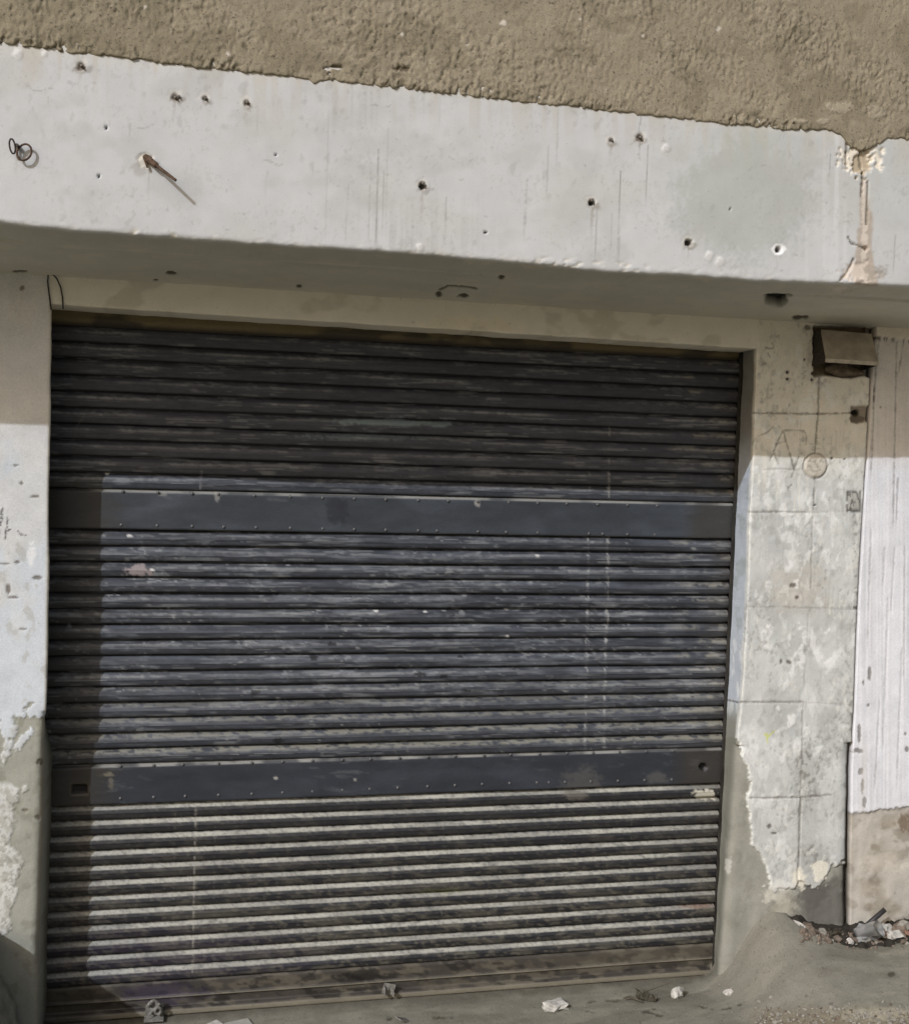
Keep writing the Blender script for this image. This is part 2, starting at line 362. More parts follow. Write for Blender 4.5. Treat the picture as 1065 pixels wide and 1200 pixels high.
def stucco_fn(s):
    x, z = s.X, s.Z
    c = np.tile(A(142, 132, 112), (len(x), 1)); c *= (.93+.14*fbm(x*3, z*3, 91))[:, None]
    wx = x+.012*(fbm(x*25, z*25, 96)-.5)
    r1 = fbm(wx*105, z*84, 92, 3); r2 = fbm(wx*210, z*160, 93, 2); cover = ss(.36, .62, fbm(x*5.5, z*7, 94))
    calm = np.clip(s.blob(1000, 148, 60, 14, .5, .3)+.7*ss(14, 3, s.py-np.interp(s.px, [0, 300, 600, 900, 1065], [50, 85, 117, 149, 163])+20), 0, 1)
    rid = 1-np.abs(r1-.5)*2
    amp = (.35+.65*cover)*(1-.75*calm)
    h = amp*(.0036*(ss(.3, .72, r1)-.5)+.0018*(rid-.5)+.0042*(r2-.5))+(fbm(x*9, z*9, 98)-.5)*.005
    pit = ss(.58, .70, fbm(wx*120, z*64, 95, 2))*amp; h -= .005*pit
    c = mix(c, A(96, 86, 68), pit*.6)
    c = mix(c, A(150, 140, 120), ss(.6, .72, fbm(x*22, z*22, 97))*.45)
    c = mix(c, A(112, 104, 84), ss(.54, .66, fbm(x*12, z*16, 99))*.4)
    c = mix(c, A(124, 116, 94), ss(400, 0, s.px)*.4)
    for cx, cy, rx, ry in [(983, 126, 17, 7), (1026, 131, 11, 7), (935, 142, 10, 3), (965, 142, 8, 3)]:
        g = s.blob(cx, cy, rx, ry, .9, .1); c = mix(c, A(160, 150, 130), g*.8); h += .002*g
    for cx, cy, r in [(679, 22, 2), (547, 52, 2), (753, 42, 3.2), (841, 34, 3.5), (267, 63, 3), (170, 8, 2.2), (471, 40, 2), (385, 80, 3), (591, 26, 4)]:
        g = s.blob(cx, cy, r, r*.8, 1.4, .2); c = mix(c, A(206, 198, 184), g*.7)
    g = s.blob(754, 42, 5, 5, .3, .1)-s.blob(754, 41, 3, 3, .3, .1); c = mix(c, A(90, 78, 62), np.clip(g, 0, 1)*.6)
    for cx, cy, r in [(472, 80, 5), (395, 78, 4), (384, 80, 3)]:
        g = s.blob(cx, cy, r*1.6, r*.7, .9, .2); c = mix(c, A(86, 74, 58), g*.7); h -= .006*g
    return h, c
ex = slab(-3, 6, -.63, .5, 2.80, 4.0, A(133, 123, 102))
link('stucco_wall', grid_mesh('stucco_wall', B, NN, stucco_fn, ex), M_STUCCO, shop)

# ---- lintel above the shutter
XL = np.arange(-.040, 2.246, STEP)
zl = 2.2125-.0072*XL+(fbm(XL*14, XL*0, 101)-.5)*.004
pp, nn = path_pts([(.10, 0), (YW, 0), (YW, .105)], STEP, .005)
B = np.zeros((len(XL), len(pp), 3)); NN = np.zeros_like(B)
B[:, :, 0] = XL[:, None]; B[:, :, 1] = pp[None, :, 0]; B[:, :, 2] = zl[:, None]+pp[None, :, 1]
NN[:, :, 1] = -1
def lintel_fn(s):
    x, z = s.X, s.Z
    c = np.tile(A(222, 216, 202), (len(x), 1))*(.95+.1*fbm(x*3, z*6, 102))[:, None]
    c = mix(c, A(224, 214, 190), s.blob(550, 382, 55, 11, 1.0, .3)*.6)
    c = mix(c, A(172, 164, 146), ss(.6, .75, fbm(x*9, z*14, 103))*.4)
    c = mix(c, A(222, 212, 192), np.exp(-((z-(2.216-.0072*x))/.004)**2)*.6*ss(.4, .6, s.n1))
    c = mix(c, A(226, 214, 196), s.line([(500, 350), (560, 354), (650, 360)], 1.2, 1)*.6)
    return (fbm(x*7, z*7, 104)-.5)*.005, c
ex = slab(-.004, 2.246, -.12, .3, 2.24, 2.30, CEM)
link('lintel', grid_mesh('lintel', B, NN, lintel_fn, ex), M_PAINT, shop)

# ---- left wall with the jamb
def sweep_plan(zs, rows, step):
    """horizontal path per height: rows(z) -> list of (x, y)"""
    out = []; nrm = []; n = None
    for z in zs:
        pts, rad = rows(z); q, k = path_pts(pts, step)
        L = np.concatenate([[0], np.cumsum(np.hypot(*np.diff(q, axis=0).T))])
        if n is None: n = len(q)
        t = np.linspace(0, L[-1], n); q = np.stack([np.interp(t, L, q[:, 0]), np.interp(t, L, q[:, 1])], 1)
        kk = max(1, int(rad/step)); pad = np.pad(q, ((kk, kk), (0, 0)), mode='reflect', reflect_type='odd')
        w = np.ones(2*kk+1)/(2*kk+1); q = np.stack([np.convolve(pad[:, i], w, 'valid') for i in (0, 1)], 1)
        d = np.gradient(q, axis=0); d /= np.hypot(*d.T)[:, None]
        out.append(q); nrm.append(np.stack([d[:, 1], -d[:, 0]], 1))
    Q = np.array(out); K = np.array(nrm)
    B = np.zeros((len(zs), n, 3)); N = np.zeros_like(B)
    B[:, :, :2] = Q; B[:, :, 2] = np.array(zs)[:, None]; N[:, :, :2] = K
    return B, N
ZS = np.arange(-.06, 2.3, STEP)
zc = (fbm(ZS*5, ZS*0, 111)-.5)*.010+(fbm(ZS*40, ZS*0, 112)-.5)*.004
LX = lambda z: float(np.interp(z, ZS, zc))*.6+float(np.interp(z, [0, .3, .85, 1.05], [-.006, -.003, .005, .013]))-.002
B, NN = sweep_plan(ZS, lambda z: ([(-.17, YW), (LX(z), YW), (LX(z)+float(np.interp(z, [.85, 1.0], [.018, -.052])), .10)], .007 if z > 1.02 else .02), STEP)
def left_fn(s):
    x, z = s.X, s.Z
    c = np.tile(A(195, 200, 203), (len(x), 1))*(.96+.08*fbm(x*6, z*6, 121))[:, None]
    c = mix(c, A(206, 199, 186), ss(.5, .7, fbm(x*9, z*5, 122))*.35)
    c = mix(c, A(206, 199, 190), ss(1.7, 1.9, z)*.6)  # warm shade tone painted in above the beam's shadow line
    h = (fbm(x*9, z*9, 123)-.5)*.004
    yb = np.interp(s.px, [-60, 0, 15, 25, 35, 45, 60], [870, 848, 842, 838, 826, 828, 836])+22*(s.n1-.5)+12*(s.n2-.5)
    low = ss(yb-.8, yb+.8, s.py)
    wx = np.interp(s.py, [900, 925, 945, 960, 990, 1000, 1008, 1020, 1045, 1060, 1090, 1097, 1104], [-20, 22, 16, 17, 7, 24, 28, 22, 20, 13, 12, 4, -40])+12*(s.n1-.5)+9*(s.n2-.5)
    fl = ss(wx+.7, wx-.7, s.px)*ss(915, 925, s.py)
    for a in [(27, 868, 18, 5, -52), (40, 832, 14, 5, -30), (10, 855, 10, 12, 0), (30, 925, 4, 4, 0), (8, 880, 5, 14, 20), (47, 836, 8, 5, 0)]:
        fl = np.maximum(fl, s.blob(a[0], a[1], a[2], a[3], 1.1, .1, a[4]))
    cem = np.tile(A(151, 150, 138), (len(x), 1))*(.9+.2*fbm(x*14, z*14, 125))[:, None]
    cem = mix(cem, A(126, 124, 110), ss(.6, .7, fbm(x*30, z*22, 126))*.5)
    low = low*(1-fl*.95)
    c = c*(1-low[:, None])+cem*low[:, None]
    pa = fl*ss(850, 900, s.py); c = mix(c, A(196, 194, 184), pa*.7); c = mix(c, A(160, 157, 145), pa*ss(.5, .62, fbm(s.px/6, s.py/9, 129))*.7)
    c = mix(c, A(120, 116, 104), pa*ss(.62, .7, s.n2)*.5)
    h += .0022*(1-low)-.001*low*s.n2
    # pale bare arris and jamb
    cor = np.exp(-((x-np.interp(z, [0, .3, .85, 1.05], [-.008, -.005, .003, .011]))/.005)**2)*ss(YW+.03, YW+.01, s.Y)
    c = mix(c, A(214, 206, 188), cor*(1-low)*.8)
    c = mix(c, A(176, 160, 140), cor*low*.45)
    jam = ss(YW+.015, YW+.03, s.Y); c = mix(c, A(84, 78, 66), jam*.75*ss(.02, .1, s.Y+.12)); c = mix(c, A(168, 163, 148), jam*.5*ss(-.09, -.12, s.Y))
    # painted strokes and scuffs
    k = np.clip(s.line([(3.5, 592), (-1, 625)], 1.6, 1.5)+s.line([(9.5, 606), (6, 632)], 1.6, 1.6)+s.line([(21, 622), (24, 626), (31, 627)], 1.2, 1.2)+s.line([(-2, 617), (4, 607)], 1, 1)+s.line([(6, 624), (12, 620)], 1, 1), 0, 1)
    c = mix(c, A(62, 60, 58), k*ss(.3, .5, s.n2)*.9)
    for cx, cy, rx, ry in [(18, 545, 3, 1.3), (40, 582, 6, 1.2), (25, 566, 2, 1.5), (20, 659, 4, 2), (44, 677, 5, 2.2), (10, 690, 3, 5), (16, 700, 6, 1.3), (27, 737, 4, 1.2), (5, 661, 8, 1)]:
        g = s.blob(cx, cy, rx, ry, .8, .25); c = mix(c, A(96, 88, 78), g*.8); h -= .002*g
    c = mix(c, A(168, 165, 156), ss(.63, .72, fbm(s.px/12, s.py/16, 128))*.5*ss(600, 640, s.py)*(1-low))
    g = s.blob(37, 650, 5, 12, 1.1, .2); c = mix(c, A(226, 226, 224), g*.8)
    for cx, cy in [(48, 893), (30, 950), (44, 958)]:
        g = s.blob(cx, cy, 4, 3, 1.2, .2); c = mix(c, A(92, 84, 70), g*.7); h -= .003*g
    c = mix(c, A(178, 170, 156), s.blob(24, 337, 4, 2.5, 1, .3)*.0); c = mix(c, A(110, 96, 82), s.blob(26, 337, 3.5, 2.5, .9, .3)*.8)
    return h, c
ex = slab(-3.0, -.168, YW+.003, .3, -.2, 2.30, A(190, 190, 186))
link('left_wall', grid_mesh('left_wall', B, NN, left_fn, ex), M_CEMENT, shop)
bpy.data.objects['left_wall'].name = 'side_wall'

# ---- tiled pillar on the right, with the right jamb
ck = np.array([un(a, b, YW)[[2, 0]] for a, b in [(1024, 400), (1021, 440), (1018, 500), (1012, 590), (1006, 700), (1001, 830), (997, 900), (996, 1000), (996, 1090)]])[::-1]
CRX = lambda z: float(np.interp(z, ck[:, 0], ck[:, 1]))
co = np.array([un(a, b, YW)[[2, 0]] for a, b in [(887, 395), (884, 500), (879, 600), (874, 740), (869, 820), (862, 880), (858, 935), (853, 1000), (846, 1080), (840, 1150)]])[::-1]
def PX(z): return float(np.interp(z, co[:, 0], co[:, 1]))+float(np.interp(z, ZS, zc))*.35
def prow(z):
    c = CRX(z); rad = .006 if z > .86 else .055
    return [(2.256, .10), (2.2525, -.02), (PX(z), YW), (c-.004, YW), (c-.002, YW+.03)], rad
B, NN = sweep_plan(ZS, prow, STEP)
def pillar_fn(s):
    x, z, px, py = s.X, s.Z, s.px, s.py
    face = ss(YW+.03, YW+.012, s.Y)
    c = np.tile(A(193, 194, 189), (len(x), 1))*(.93+.14*fbm(x*7, z*7, 131))[:, None]
    c = mix(c, A(222, 215, 199), ss(1.70, 1.95, z)*.8)  # shaded top lightened and warmed in the colour
    c = mix(c, A(172, 173, 168), ss(.5, .7, fbm(px/45, py/60, 132))*.6*ss(590, 620, py))
    c = mix(c, A(184, 168, 146), s.blob(935, 690, 30, 26, .9, .8)*.35)
    h = (fbm(x*12, z*12, 133)-.5)*.004+(fbm(x*60, z*60, 134)-.5)*.001
    # lime bloom
    lime = ss(.52, .66, fbm(px/9, py/14, 135))
    zone = np.clip(s.blob(905, 545, 34, 62, .7, .5)*ss(930, 895, px)+s.blob(915, 606, 48, 12, .8, .4)+s.blob(905, 490, 32, 7, .7, .4)+s.blob(925, 677, 26, 16, .8, .4)+s.blob(945, 765, 22, 26, .8, .4)*.9+s.blob(974, 765, 7, 34, .8, .4)+s.blob(905, 740, 22, 26, 1, .5)*.6+s.blob(900, 720, 6, 30, 1, .4)+s.blob(930, 855, 18, 36, .8, .5)+s.blob(905, 830, 24, 12, .8, .5)*.8+s.blob(905, 935, 34, 12, .8, .5)*.7+s.blob(975, 600, 22, 26, .9, .5)*.8+s.blob(990, 830, 9, 70, .8, .4)*.6+s.blob(965, 660, 10, 30, .9, .5)*.3+s.blob(1003, 700, 5, 90, .8, .4)*.8, 0, 1)
    m = np.clip(lime*zone+.6*ss(.60, .66, fbm(px/11, py/19, 178))*ss(.42, .56, fbm(px/46, py/52, 179)), 0, 1); c = mix(c, A(224, 224, 219), m*.8); h += .001*m
    str_ = ss(.6, .8, vn(px/2.6, py/30, 136))*s.blob(912, 545, 40, 60, .6, .4); c = mix(c, A(224, 218, 204), str_*.45)
    hs = ss(.6, .8, vn(px/40, py/2.2, 137))*s.blob(925, 466, 40, 16, .6, .4); c = mix(c, A(214, 206, 188), hs*.5)
    c = mix(c, A(156, 155, 149), ss(.62, .76, fbm(px/8, py/12, 138))*.4)
    # soot and mould specks
    sp = ss(.56, .64, fbm(px/3.5, py/4, 139))
    so = np.clip(s.blob(943, 905, 16, 36, .8, .5)+s.blob(998, 890, 6, 70, .8, .5)+s.blob(978, 865, 18, 22, .9, .5)*.5+s.blob(950, 1000, 22, 10, .8, .5)*.8+s.blob(965, 1020, 22, 26, .8, .5)*.5+s.blob(1003, 650, 4, 60, .9, .5)*.8, 0, 1)
    c = mix(c, A(74, 72, 68), sp*so*.6)
    c = mix(c, A(140, 138, 128), so*.35)
    # fine scoring and small losses all over the tile faces
    sc_ = ss(.60, .72, vn(px/1.8+.2*py/9, py/26, 171))*ss(.5, .62, fbm(px/30, py/34, 172)); c = mix(c, A(150, 147, 138), sc_*.2)
    sc_ = ss(.60, .70, fbm(px/5, py/9, 173, 3))*ss(.45, .6, fbm(px/38, py/30, 174)); c = mix(c, A(208, 206, 197), sc_*.55); h += .0006*sc_
    sc_ = ss(.64, .70, fbm(px/4, py/5, 175, 3))*ss(.48, .62, fbm(px/34, py/44, 176)); c = mix(c, A(112, 109, 102), sc_*.3); h -= .0008*sc_
    # joints
    def groove(pts, w, k, dpt):
        nonlocal c, h
        g = s.line(pts, w*.8, 1.0)*ss(.12, .5, s.n1*.6+s.n2*.4)*face; g = np.clip(g, 0, 1); c = mix(c, A(92, 86, 76), g*k*.8); h -= dpt*.8*g
    groove([(878, 484), (958, 485), (1000, 484)], 1.4, .85, .004)
    groove([(872, 600), (915, 600), (945, 600)], 1.2, .7, .003); groove([(945, 601), (1005, 598)], 1.0, .15, .001)
    groove([(872, 711), (930, 712), (1000, 714)], 1.0, .35, .0015)
    groove([(866, 823), (938, 823)], 1.4, .8, .003); groove([(938, 823), (998, 826)], 1, .25, .001)
    groove([(872, 935), (940, 934), (972, 931)], 1.4, .7, .003)
    groove([(960, 442), (959, 480), (955, 531)], 1.3, .8, .004); groove([(955, 560), (953, 597)], 1.3, .75, .003)
    groove([(952, 605), (950, 690)], 1.0, .45, .002); groove([(947, 720), (941, 823)], .8, .2, .001); groove([(941, 823), (938, 905), (936, 935)], 1.1, .5, .002); groove([(937, 935), (934, 1035)], 1.6, .75, .004)
    # scratched drawing
    ox, oy, q = 880, 480, 5.757
    T = lambda L: [(ox+a/q, oy+b/q) for a, b in L]
    for L, k in [([(150, 280), (215, 140), (295, 410)], .75), ([(165, 230), (240, 215)], .5), ([(215, 140), (355, 140), (375, 175), (372, 235)], .65), ([(350, 150), (352, 210)], .4), ([(322, 320), (272, 455)], .65), ([(150, 280), (187, 370)], .65), ([(150, 285), (128, 345)], .5), ([(90, 402), (200, 398), (295, 406)], .5), ([(45, 180), (105, 158), (150, 115)], .6), ([(240, 515), (255, 525), (272, 510)], .6), ([(255, 522), (255, 545)], .5), ([(242, 532), (270, 530)], .4), ([(275, 330), (310, 405)], .45), ([(395, 230), (465, 235)], .35), ([(415, 270), (460, 262)], .4)]:
        groove(T(L), 1.0, k, .002)
    th = np.linspace(0, 2*math.pi, 25); groove([(955.5+14*math.cos(a), 546+14.5*math.sin(a)) for a in th], 1.8, .75, .005)
    disc = s.blob(955.5, 546, 13, 13, .15, .1); c = mix(c, A(190, 178, 158), disc*.6); h += .002*disc
    for L in ([(388, 350), (400, 345), (412, 355)], [(425, 345), (430, 360), (440, 340)], [(462, 350), (472, 335), (485, 352)], [(395, 400), (425, 420), (465, 405)], [(440, 370), (450, 395)], [(385, 380), (410, 390)]): groove(T(L), .9, .55, .0015)
    # pencilled date, climbing
    ox, oy = 880, 360
    for L in ([(72, 385), (82, 392), (80, 372), (88, 384), (90, 370)], [(97, 388), (104, 372)], [(108, 305), (128, 338)], [(98, 270), (112, 278), (150, 275), (152, 268)], [(138, 240), (152, 252)], [(155, 225), (162, 232)], [(172, 198), (188, 208)], [(180, 190), (186, 195)]): groove(T(L), .7, .8, .001)
    for cx, cy in [(923, 436), (923, 444), (952.5, 437.5), (952, 445), (943, 421), (990, 538), (975, 537), (955, 592)]:
        r = 1.9 if cy < 450 and cx != 943 else 1.2
        g = s.blob(cx, cy, r, r, .2, .3); c = mix(c, DARK, g*.95); h -= .008*g
    # knocked-out socket, scribbled cover, knob hole
    g = np.clip(ss(996, 998, px)*ss(1019, 1016, px)*ss(474, 477, py+3*(s.n1-.5))*ss(497, 492, py+6*(s.n1-.5)), 0, 1)*face
    c = mix(c, A(128, 118, 104), g*.9); h -= .008*g
    g = s.blob(1004, 484, 4.5, 4, .4, .15); c = mix(c, A(30, 27, 24), g); h -= .012*g
    g = s.blob(1004, 491, 9, 4, .9, .2); c = mix(c, A(84, 74, 62), g*.7)
    r = np.maximum(np.abs(px-1000.5)/8.5, np.abs(py-588)/12.5)
    ring = np.exp(-((r-.88)/.14)**2)*ss(.35, .55, s.n2+.15); c = mix(c, A(58, 55, 50), ring*.85); h -= .003*ring
    inn = ss(.85, .75, r); c = mix(c, A(150, 146, 136), inn*.6); c = mix(c, A(66, 62, 56), inn*ss(.5, .6, fbm(px/2.2, py/4.5, 141))*.7)
    c = mix(c, A(92, 84, 74), s.blob(946, 384, 4, 3, .8, .3)*.8)
    g = s.line([(896, 861), (900, 863), (907, 857)], 1, .8)+s.blob(898, 862, 2.5, 2.5, .9, .2)+s.line([(898, 864), (899, 870)], .8, .6); c = mix(c, A(188, 192, 92), np.clip(g, 0, 1)*.7)
    for cx, cy, rx, ry in [(900, 968, 3, 3), (905, 976, 4, 1.3), (929, 686, 4, 3), (934, 700, 2, 2), (1002, 712, 3, 2), (915, 775, 2, 3), (924, 776, 3, 2)]:
        g = s.blob(cx, cy, rx, ry, .8, .25); c = mix(c, A(70, 62, 52), g*.75); h -= .002*g
    # peeled render: outline of the surviving tile coat
    ox_ = np.interp(py, [0, 855, 866, 880, 892, 905, 920, 935, 950, 965, 978, 990, 998, 1005, 1020, 1035, 1042], [800, 800, 865, 868, 871, 878, 879, 875, 876, 880, 880, 880, 888, 893, 898, 901, 905])+3*(s.n1-.5)+5*(s.n2-.5)
    yb_ = np.interp(px, [860, 905, 930, 937, 945, 955, 965, 975, 1000], [1042, 1042, 1040, 1030, 1038, 1042, 1028, 1012, 1008])+10*(s.n1-.5)+8*(s.n2-.5)
    coat = ss(ox_-.8, ox_+.8, px)*ss(yb_+1, yb_-1, py)
    cem = np.tile(A(147, 145, 134), (len(x), 1))*(.92+.16*fbm(x*12, z*12, 143))[:, None]
    cem = mix(cem, A(120, 118, 106), ss(.6, .7, fbm(x*26, z*20, 144))*.4)
    cem = mix(cem, A(196, 192, 178), s.blob(917, 1050, 26, 9, 1.0, .2)*.7); cem = mix(cem, A(176, 170, 152), s.blob(925, 1065, 20, 14, .8, .3)*.5)
    cem = mix(cem, A(98, 96, 90), s.blob(964, 1062, 36, 34, .5, .3)*.85); cem = mix(cem, A(80, 77, 72), s.blob(955, 1050, 16, 16, 1.1, .3)*.5)
    cem = mix(cem, A(118, 117, 108), (1-face)*.8); cem = mix(cem, A(126, 125, 114), ss(880, 860, px)*.5); cem = mix(cem, A(192, 190, 180), s.blob(853, 1015, 4, 9, 1.1, .2)*.6)
    c = c*coat[:, None]+cem*(1-coat[:, None])
    h = h*coat+(fbm(x*14, z*14, 146)-.5)*.007*(1-coat)+.0065*coat*face*ss(.9, .83, z)
    rim = np.clip(coat*(1-coat)*2.5+np.exp(-((px-ox_-1.2)/1.3)**2)*ss(.3, .55, s.n1)*ss(860, 880, py)*ss(1045, 1035, py), 0, 1)
    c = mix(c, A(212, 211, 202), rim*.7*face)
    c = mix(c, A(220, 214, 196), s.blob(934, 1030, 9, 12, 1, .2)*.8+s.blob(960, 1022, 10, 14, 1.2, .15)*.7)
    c = mix(c, A(216, 214, 206), s.blob(915, 1037, 18, 6, 1.1, .2)*.7)
    # jamb: bluish paint then bare cement; shade painted into its upper end
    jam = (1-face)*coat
    jc = np.tile(A(172, 178, 184), (len(x), 1)); jc = mix(jc, A(150, 158, 156), ss(.5, .65, fbm(px/14, py/22, 147))*.6); jc = mix(jc, A(212, 214, 212), ss(.55, .66, fbm(px/4, py/18, 148))*.6*ss(700, 760, py))
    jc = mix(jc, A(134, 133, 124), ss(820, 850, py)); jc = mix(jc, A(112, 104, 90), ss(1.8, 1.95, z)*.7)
    jc = mix(jc, A(64, 60, 54), s.line([(855, 720), (853, 800), (849, 850)], 1.5, 2.5)*ss(.45, .6, s.n2)*.9)
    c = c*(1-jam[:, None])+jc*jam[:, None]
    gj = s.line([(851, 820), (868, 824)], 1, .5)*(1-face); c = mix(c, A(84, 80, 74), gj*.8)
    arr = np.exp(-((x-np.interp(z, co[:, 0], co[:, 1])-.004)/.004)**2)*face*ss(870, 850, py); c = mix(c, A(214, 212, 202), arr*ss(.5, .6, s.n1)*.4)
    # dark joint at the right edge
    crk = ss(YW+.004, YW+.012, s.Y)*ss(2.5, 2.55, x); c = mix(c, A(60, 56, 50), crk*(.5+.5*ss(760, 840, py)))
    # ragged mortar pocket round the hood
    pk = np.clip(ss(952, 956, px+5*(s.n1-.5))*ss(443, 438, py+7*(s.n1-.5))*ss(380, 384, py), 0, 1)*face
    c = mix(c, A(96, 84, 66), pk*.95); h -= (.02+.012*s.n2)*pk
    return h, c
ex = slab(2.31, 2.64, YW+.035, .3, -.2, 2.30, CEM)
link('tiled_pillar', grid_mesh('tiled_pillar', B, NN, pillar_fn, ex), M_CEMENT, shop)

# ---- whitewashed wall right of the pillar
XP = axis(.0, .42, STEP, 0, 3.3)
B = np.zeros((len(ZS), len(XP)+1, 3)); NN = np.zeros_like(B)
cr = np.array([CRX(z) for z in ZS])
B[:, 1:, 0] = cr[:, None]+.0035+.003*fbm(ZS*50, ZS*0, 150)[:, None]*0+XP[None]; B[:, 1:, 1] = YW+.002; B[:, :, 2] = ZS[:, None]
B[:, 0] = B[:, 1]; B[:, 0, 1] = YW+.035; NN[:, :, 1] = -1
def white_fn(s):
    x, z, px, py = s.X, s.Z, s.px, s.py
    c = np.tile(A(212, 212, 214), (len(x), 1))*(.97+.06*fbm(x*6, z*3, 151))[:, None]
    c = mix(c, A(206, 194, 178), ss(1.78, 1.9, z)*.5)  # warm shade tint painted in below the beam
    v = vn(px/2.0, py/240, 152); v2 = vn(px/4.5, py/120, 153)
    lo0 = ss(956, 944, py)
    h = ((v-.5)*.0011+(v2-.5)*.0008)*lo0+(fbm(x*7, z*4, 154)-.5)*.004
    c = mix(c, A(182, 180, 176), ss(.62, .9, v)*.2); c = mix(c, A(224, 223, 222), ss(.6, .9, v2)*.4)
    for xx, x2, y0, y1, k in [(1050, 1046, 400, 620, .6), (1058, 1052, 400, 440, .6), (1029, 1022, 400, 480, .7), (1026, 1020, 400, 560, .6), (1052, 1049, 560, 620, .5), (1020, 1016, 620, 760, .3), (1040, 1034, 700, 880, .25), (1056, 1050, 760, 930, .3), (1030, 1024, 820, 930, .3), (1048, 1043, 640, 720, .3), (1060, 1058, 640, 800, .25), (1036, 1034, 640, 690, .3)]:
        g = s.line([(xx, y0), (x2, y1)], .6, .8)*(.4+s.n1)*ss(y1+4, y1-14, py); c = mix(c, A(104, 98, 90), np.clip(g, 0, 1)*k); h -= .002*np.clip(g, 0, 1)
    for cx, cy, rx, ry in [(1018, 790, 2, 7), (1011, 800, 1.5, 3), (1017, 826, 1.5, 2), (1060, 860, 2, 2), (1062, 878, 2, 3), (1010, 920, 2, 9), (1008, 905, 3, 4), (1031, 477, 1.3, 1.3), (1005, 880, 6, 3), (1006, 860, 2, 10), (1012, 940, 2, 6)]:
        g = s.blob(cx, cy, rx, ry, 1.0, .25); c = mix(c, A(96, 90, 82), g*.75); h -= .0015*g
    # top batten and drips under it
    tb = ss(396, 393, py-(px-1030)*.09); c = mix(c, A(222, 212, 196), tb*.8); h += .006*tb
    dr = ss(.55, .75, vn(px/1.6, py/50, 157))*ss(402, 396, py-(px-1030)*.09)*ss(393, 396, py-(px-1030)*.09); c = mix(c, A(70, 62, 52), dr*.9)
    # stained stone plinth under the coat
    yl = np.interp(px, [990, 1000, 1065, 1200], [954, 953, 945, 930])+5*(s.n1-.5)+4*(s.n2-.5)
    lo = ss(yl-1, yl+1, py)
    st = np.tile(A(176, 170, 159), (len(x), 1))*(.92+.16*fbm(x*9, z*9, 158))[:, None]
    st = mix(st, A(150, 141, 125), ss(.42, .66, fbm(px/34, py/26, 159))*.7); st = mix(st, A(124, 115, 100), ss(.52, .70, fbm(px/13, py/11, 160))*.5)
    st = mix(st, A(196, 188, 174), s.blob(1035, 1012, 26, 12, .7, .3)*.5)
    c = c*(1-lo[:, None])+st*lo[:, None]
    h += .004*(1-lo)+lo*(fbm(x*16, z*16, 161)-.5)*.008
    g = np.exp(-((py-yl)/1.6)**2)*ss(.4, .55, s.n1); c = mix(c, A(84, 76, 66), g*.5)
    g = s.blob(1060, 966, 9, 10, 1.1, .2); c = mix(c, A(110, 92, 72), g*.7)
    edge_ = np.interp(py, [380, 1090], [1030, 999]); g = np.exp(-((px-edge_-4)/4.0)**2)*ss(840, 900, py)*.5; c = mix(c, A(200, 194, 182), g*.7)
    ek = ss(YW+.012, YW+.02, s.Y); c = mix(c, A(60, 55, 48), ek)
    return h*(1-ek), c
ex = slab(2.72, 6, YW+.02, .3, -.2, 2.30, A(212, 212, 214))
link('whitewashed_wall', grid_mesh('whitewashed_wall', B, NN, white_fn, ex), M_CEMENT, shop)
bm = bmesh.new(); bm_box(bm, (1.1, .22, 1.1), (2.8, .14, 2.6)); bm_obj('rear_wall', bm, M_BLOCK, shop)

# ---- bolts and rod left in the beam
def at_beam(x, y, out=0): return un(x, y, YB-out)
for i, (x, y, r, L) in enumerate([(95, 76, .0045, .018), (205, 113, .0045, .016), (209, 112, .003, .014), (240, 114, .004, .014), (289, 119, .004, .016), (495, 214, .004, .02), (693, 234, .004, .018), (716, 163, .003, .012), (750, 160, .004, .016)]):
    p = at_beam(x, y); q = at_beam(x+3, y+3, L); bm = bmesh.new()
    q = p+(q-p)*.45; r *= .75
    bm_tube(bm, [p+np.array([0, .03, 0]), p, q], [r, r, r*.8], 8)
    bm_tube(bm, [p+np.array([.002, .001, -.001]), p+np.array([.002, -.003, -.001])], r*1.5, 6)
    bm_obj('anchor_bolt', bm, M_BOLT, shop)
p = at_beam(171, 184); q = at_beam(206, 211, .045); bm = bmesh.new(); v = q-p
bm_tube(bm, [p+np.array([0, .03, 0]), p, p+v*.35, p+v*.4, q], [.006, .0085, .0075, .0042, .0038], 8)
bm_tube(bm, [at_beam(168, 183, .004), at_beam(173, 196, .008)], .003, 6); bm_tube(bm, [at_beam(170, 186, .004), at_beam(188, 197, .02)], .003, 6)
bm_obj('anchor_rod', bm, M_RUST, shop)

# ================================================================ ROLLER SHUTTER
shut = tag(empty('roller_shutter', (1.12, 0, 0)), 'closed dark blue-grey steel roller shutter with two riveted bands and dusty lower slats', 'shutter')
X0, X1 = -.030, 2.2485
XC = np.arange(X0, X1, .0048)
def slat_profile(ztop, zbot, n):
    p = (ztop-zbot)/n; out = []
    base = [(0, 0, 0, 1), (.002, -.0005, 0, 1), (.0045, -.003, .5, .6), (.008, -.0068, 1, 0), (.012, -.0105, 1, 0), (.0155, -.0132, .9, 0), (.019, -.0148, .25, 0), (.0255, -.0156, 0, 0), (.0275, -.0172, .12, 0), (.0300, -.0166, 0, 0), (.0325, -.0156, 0, 0), (.037, -.0158, 0, 0), (.043, -.0150, 0, 0), (.0462, -.0132, 0, .3), (.0474, -.0095, 0, .9), (.0482, -.002, 0, 1)]
    for k in range(n):
        for d, y, sh, gr in base: out.append((ztop-k*p-d*p/.049, y, sh, gr, k))
    out.append((zbot, 0, 0, 1, n-1)); return np.array(out)
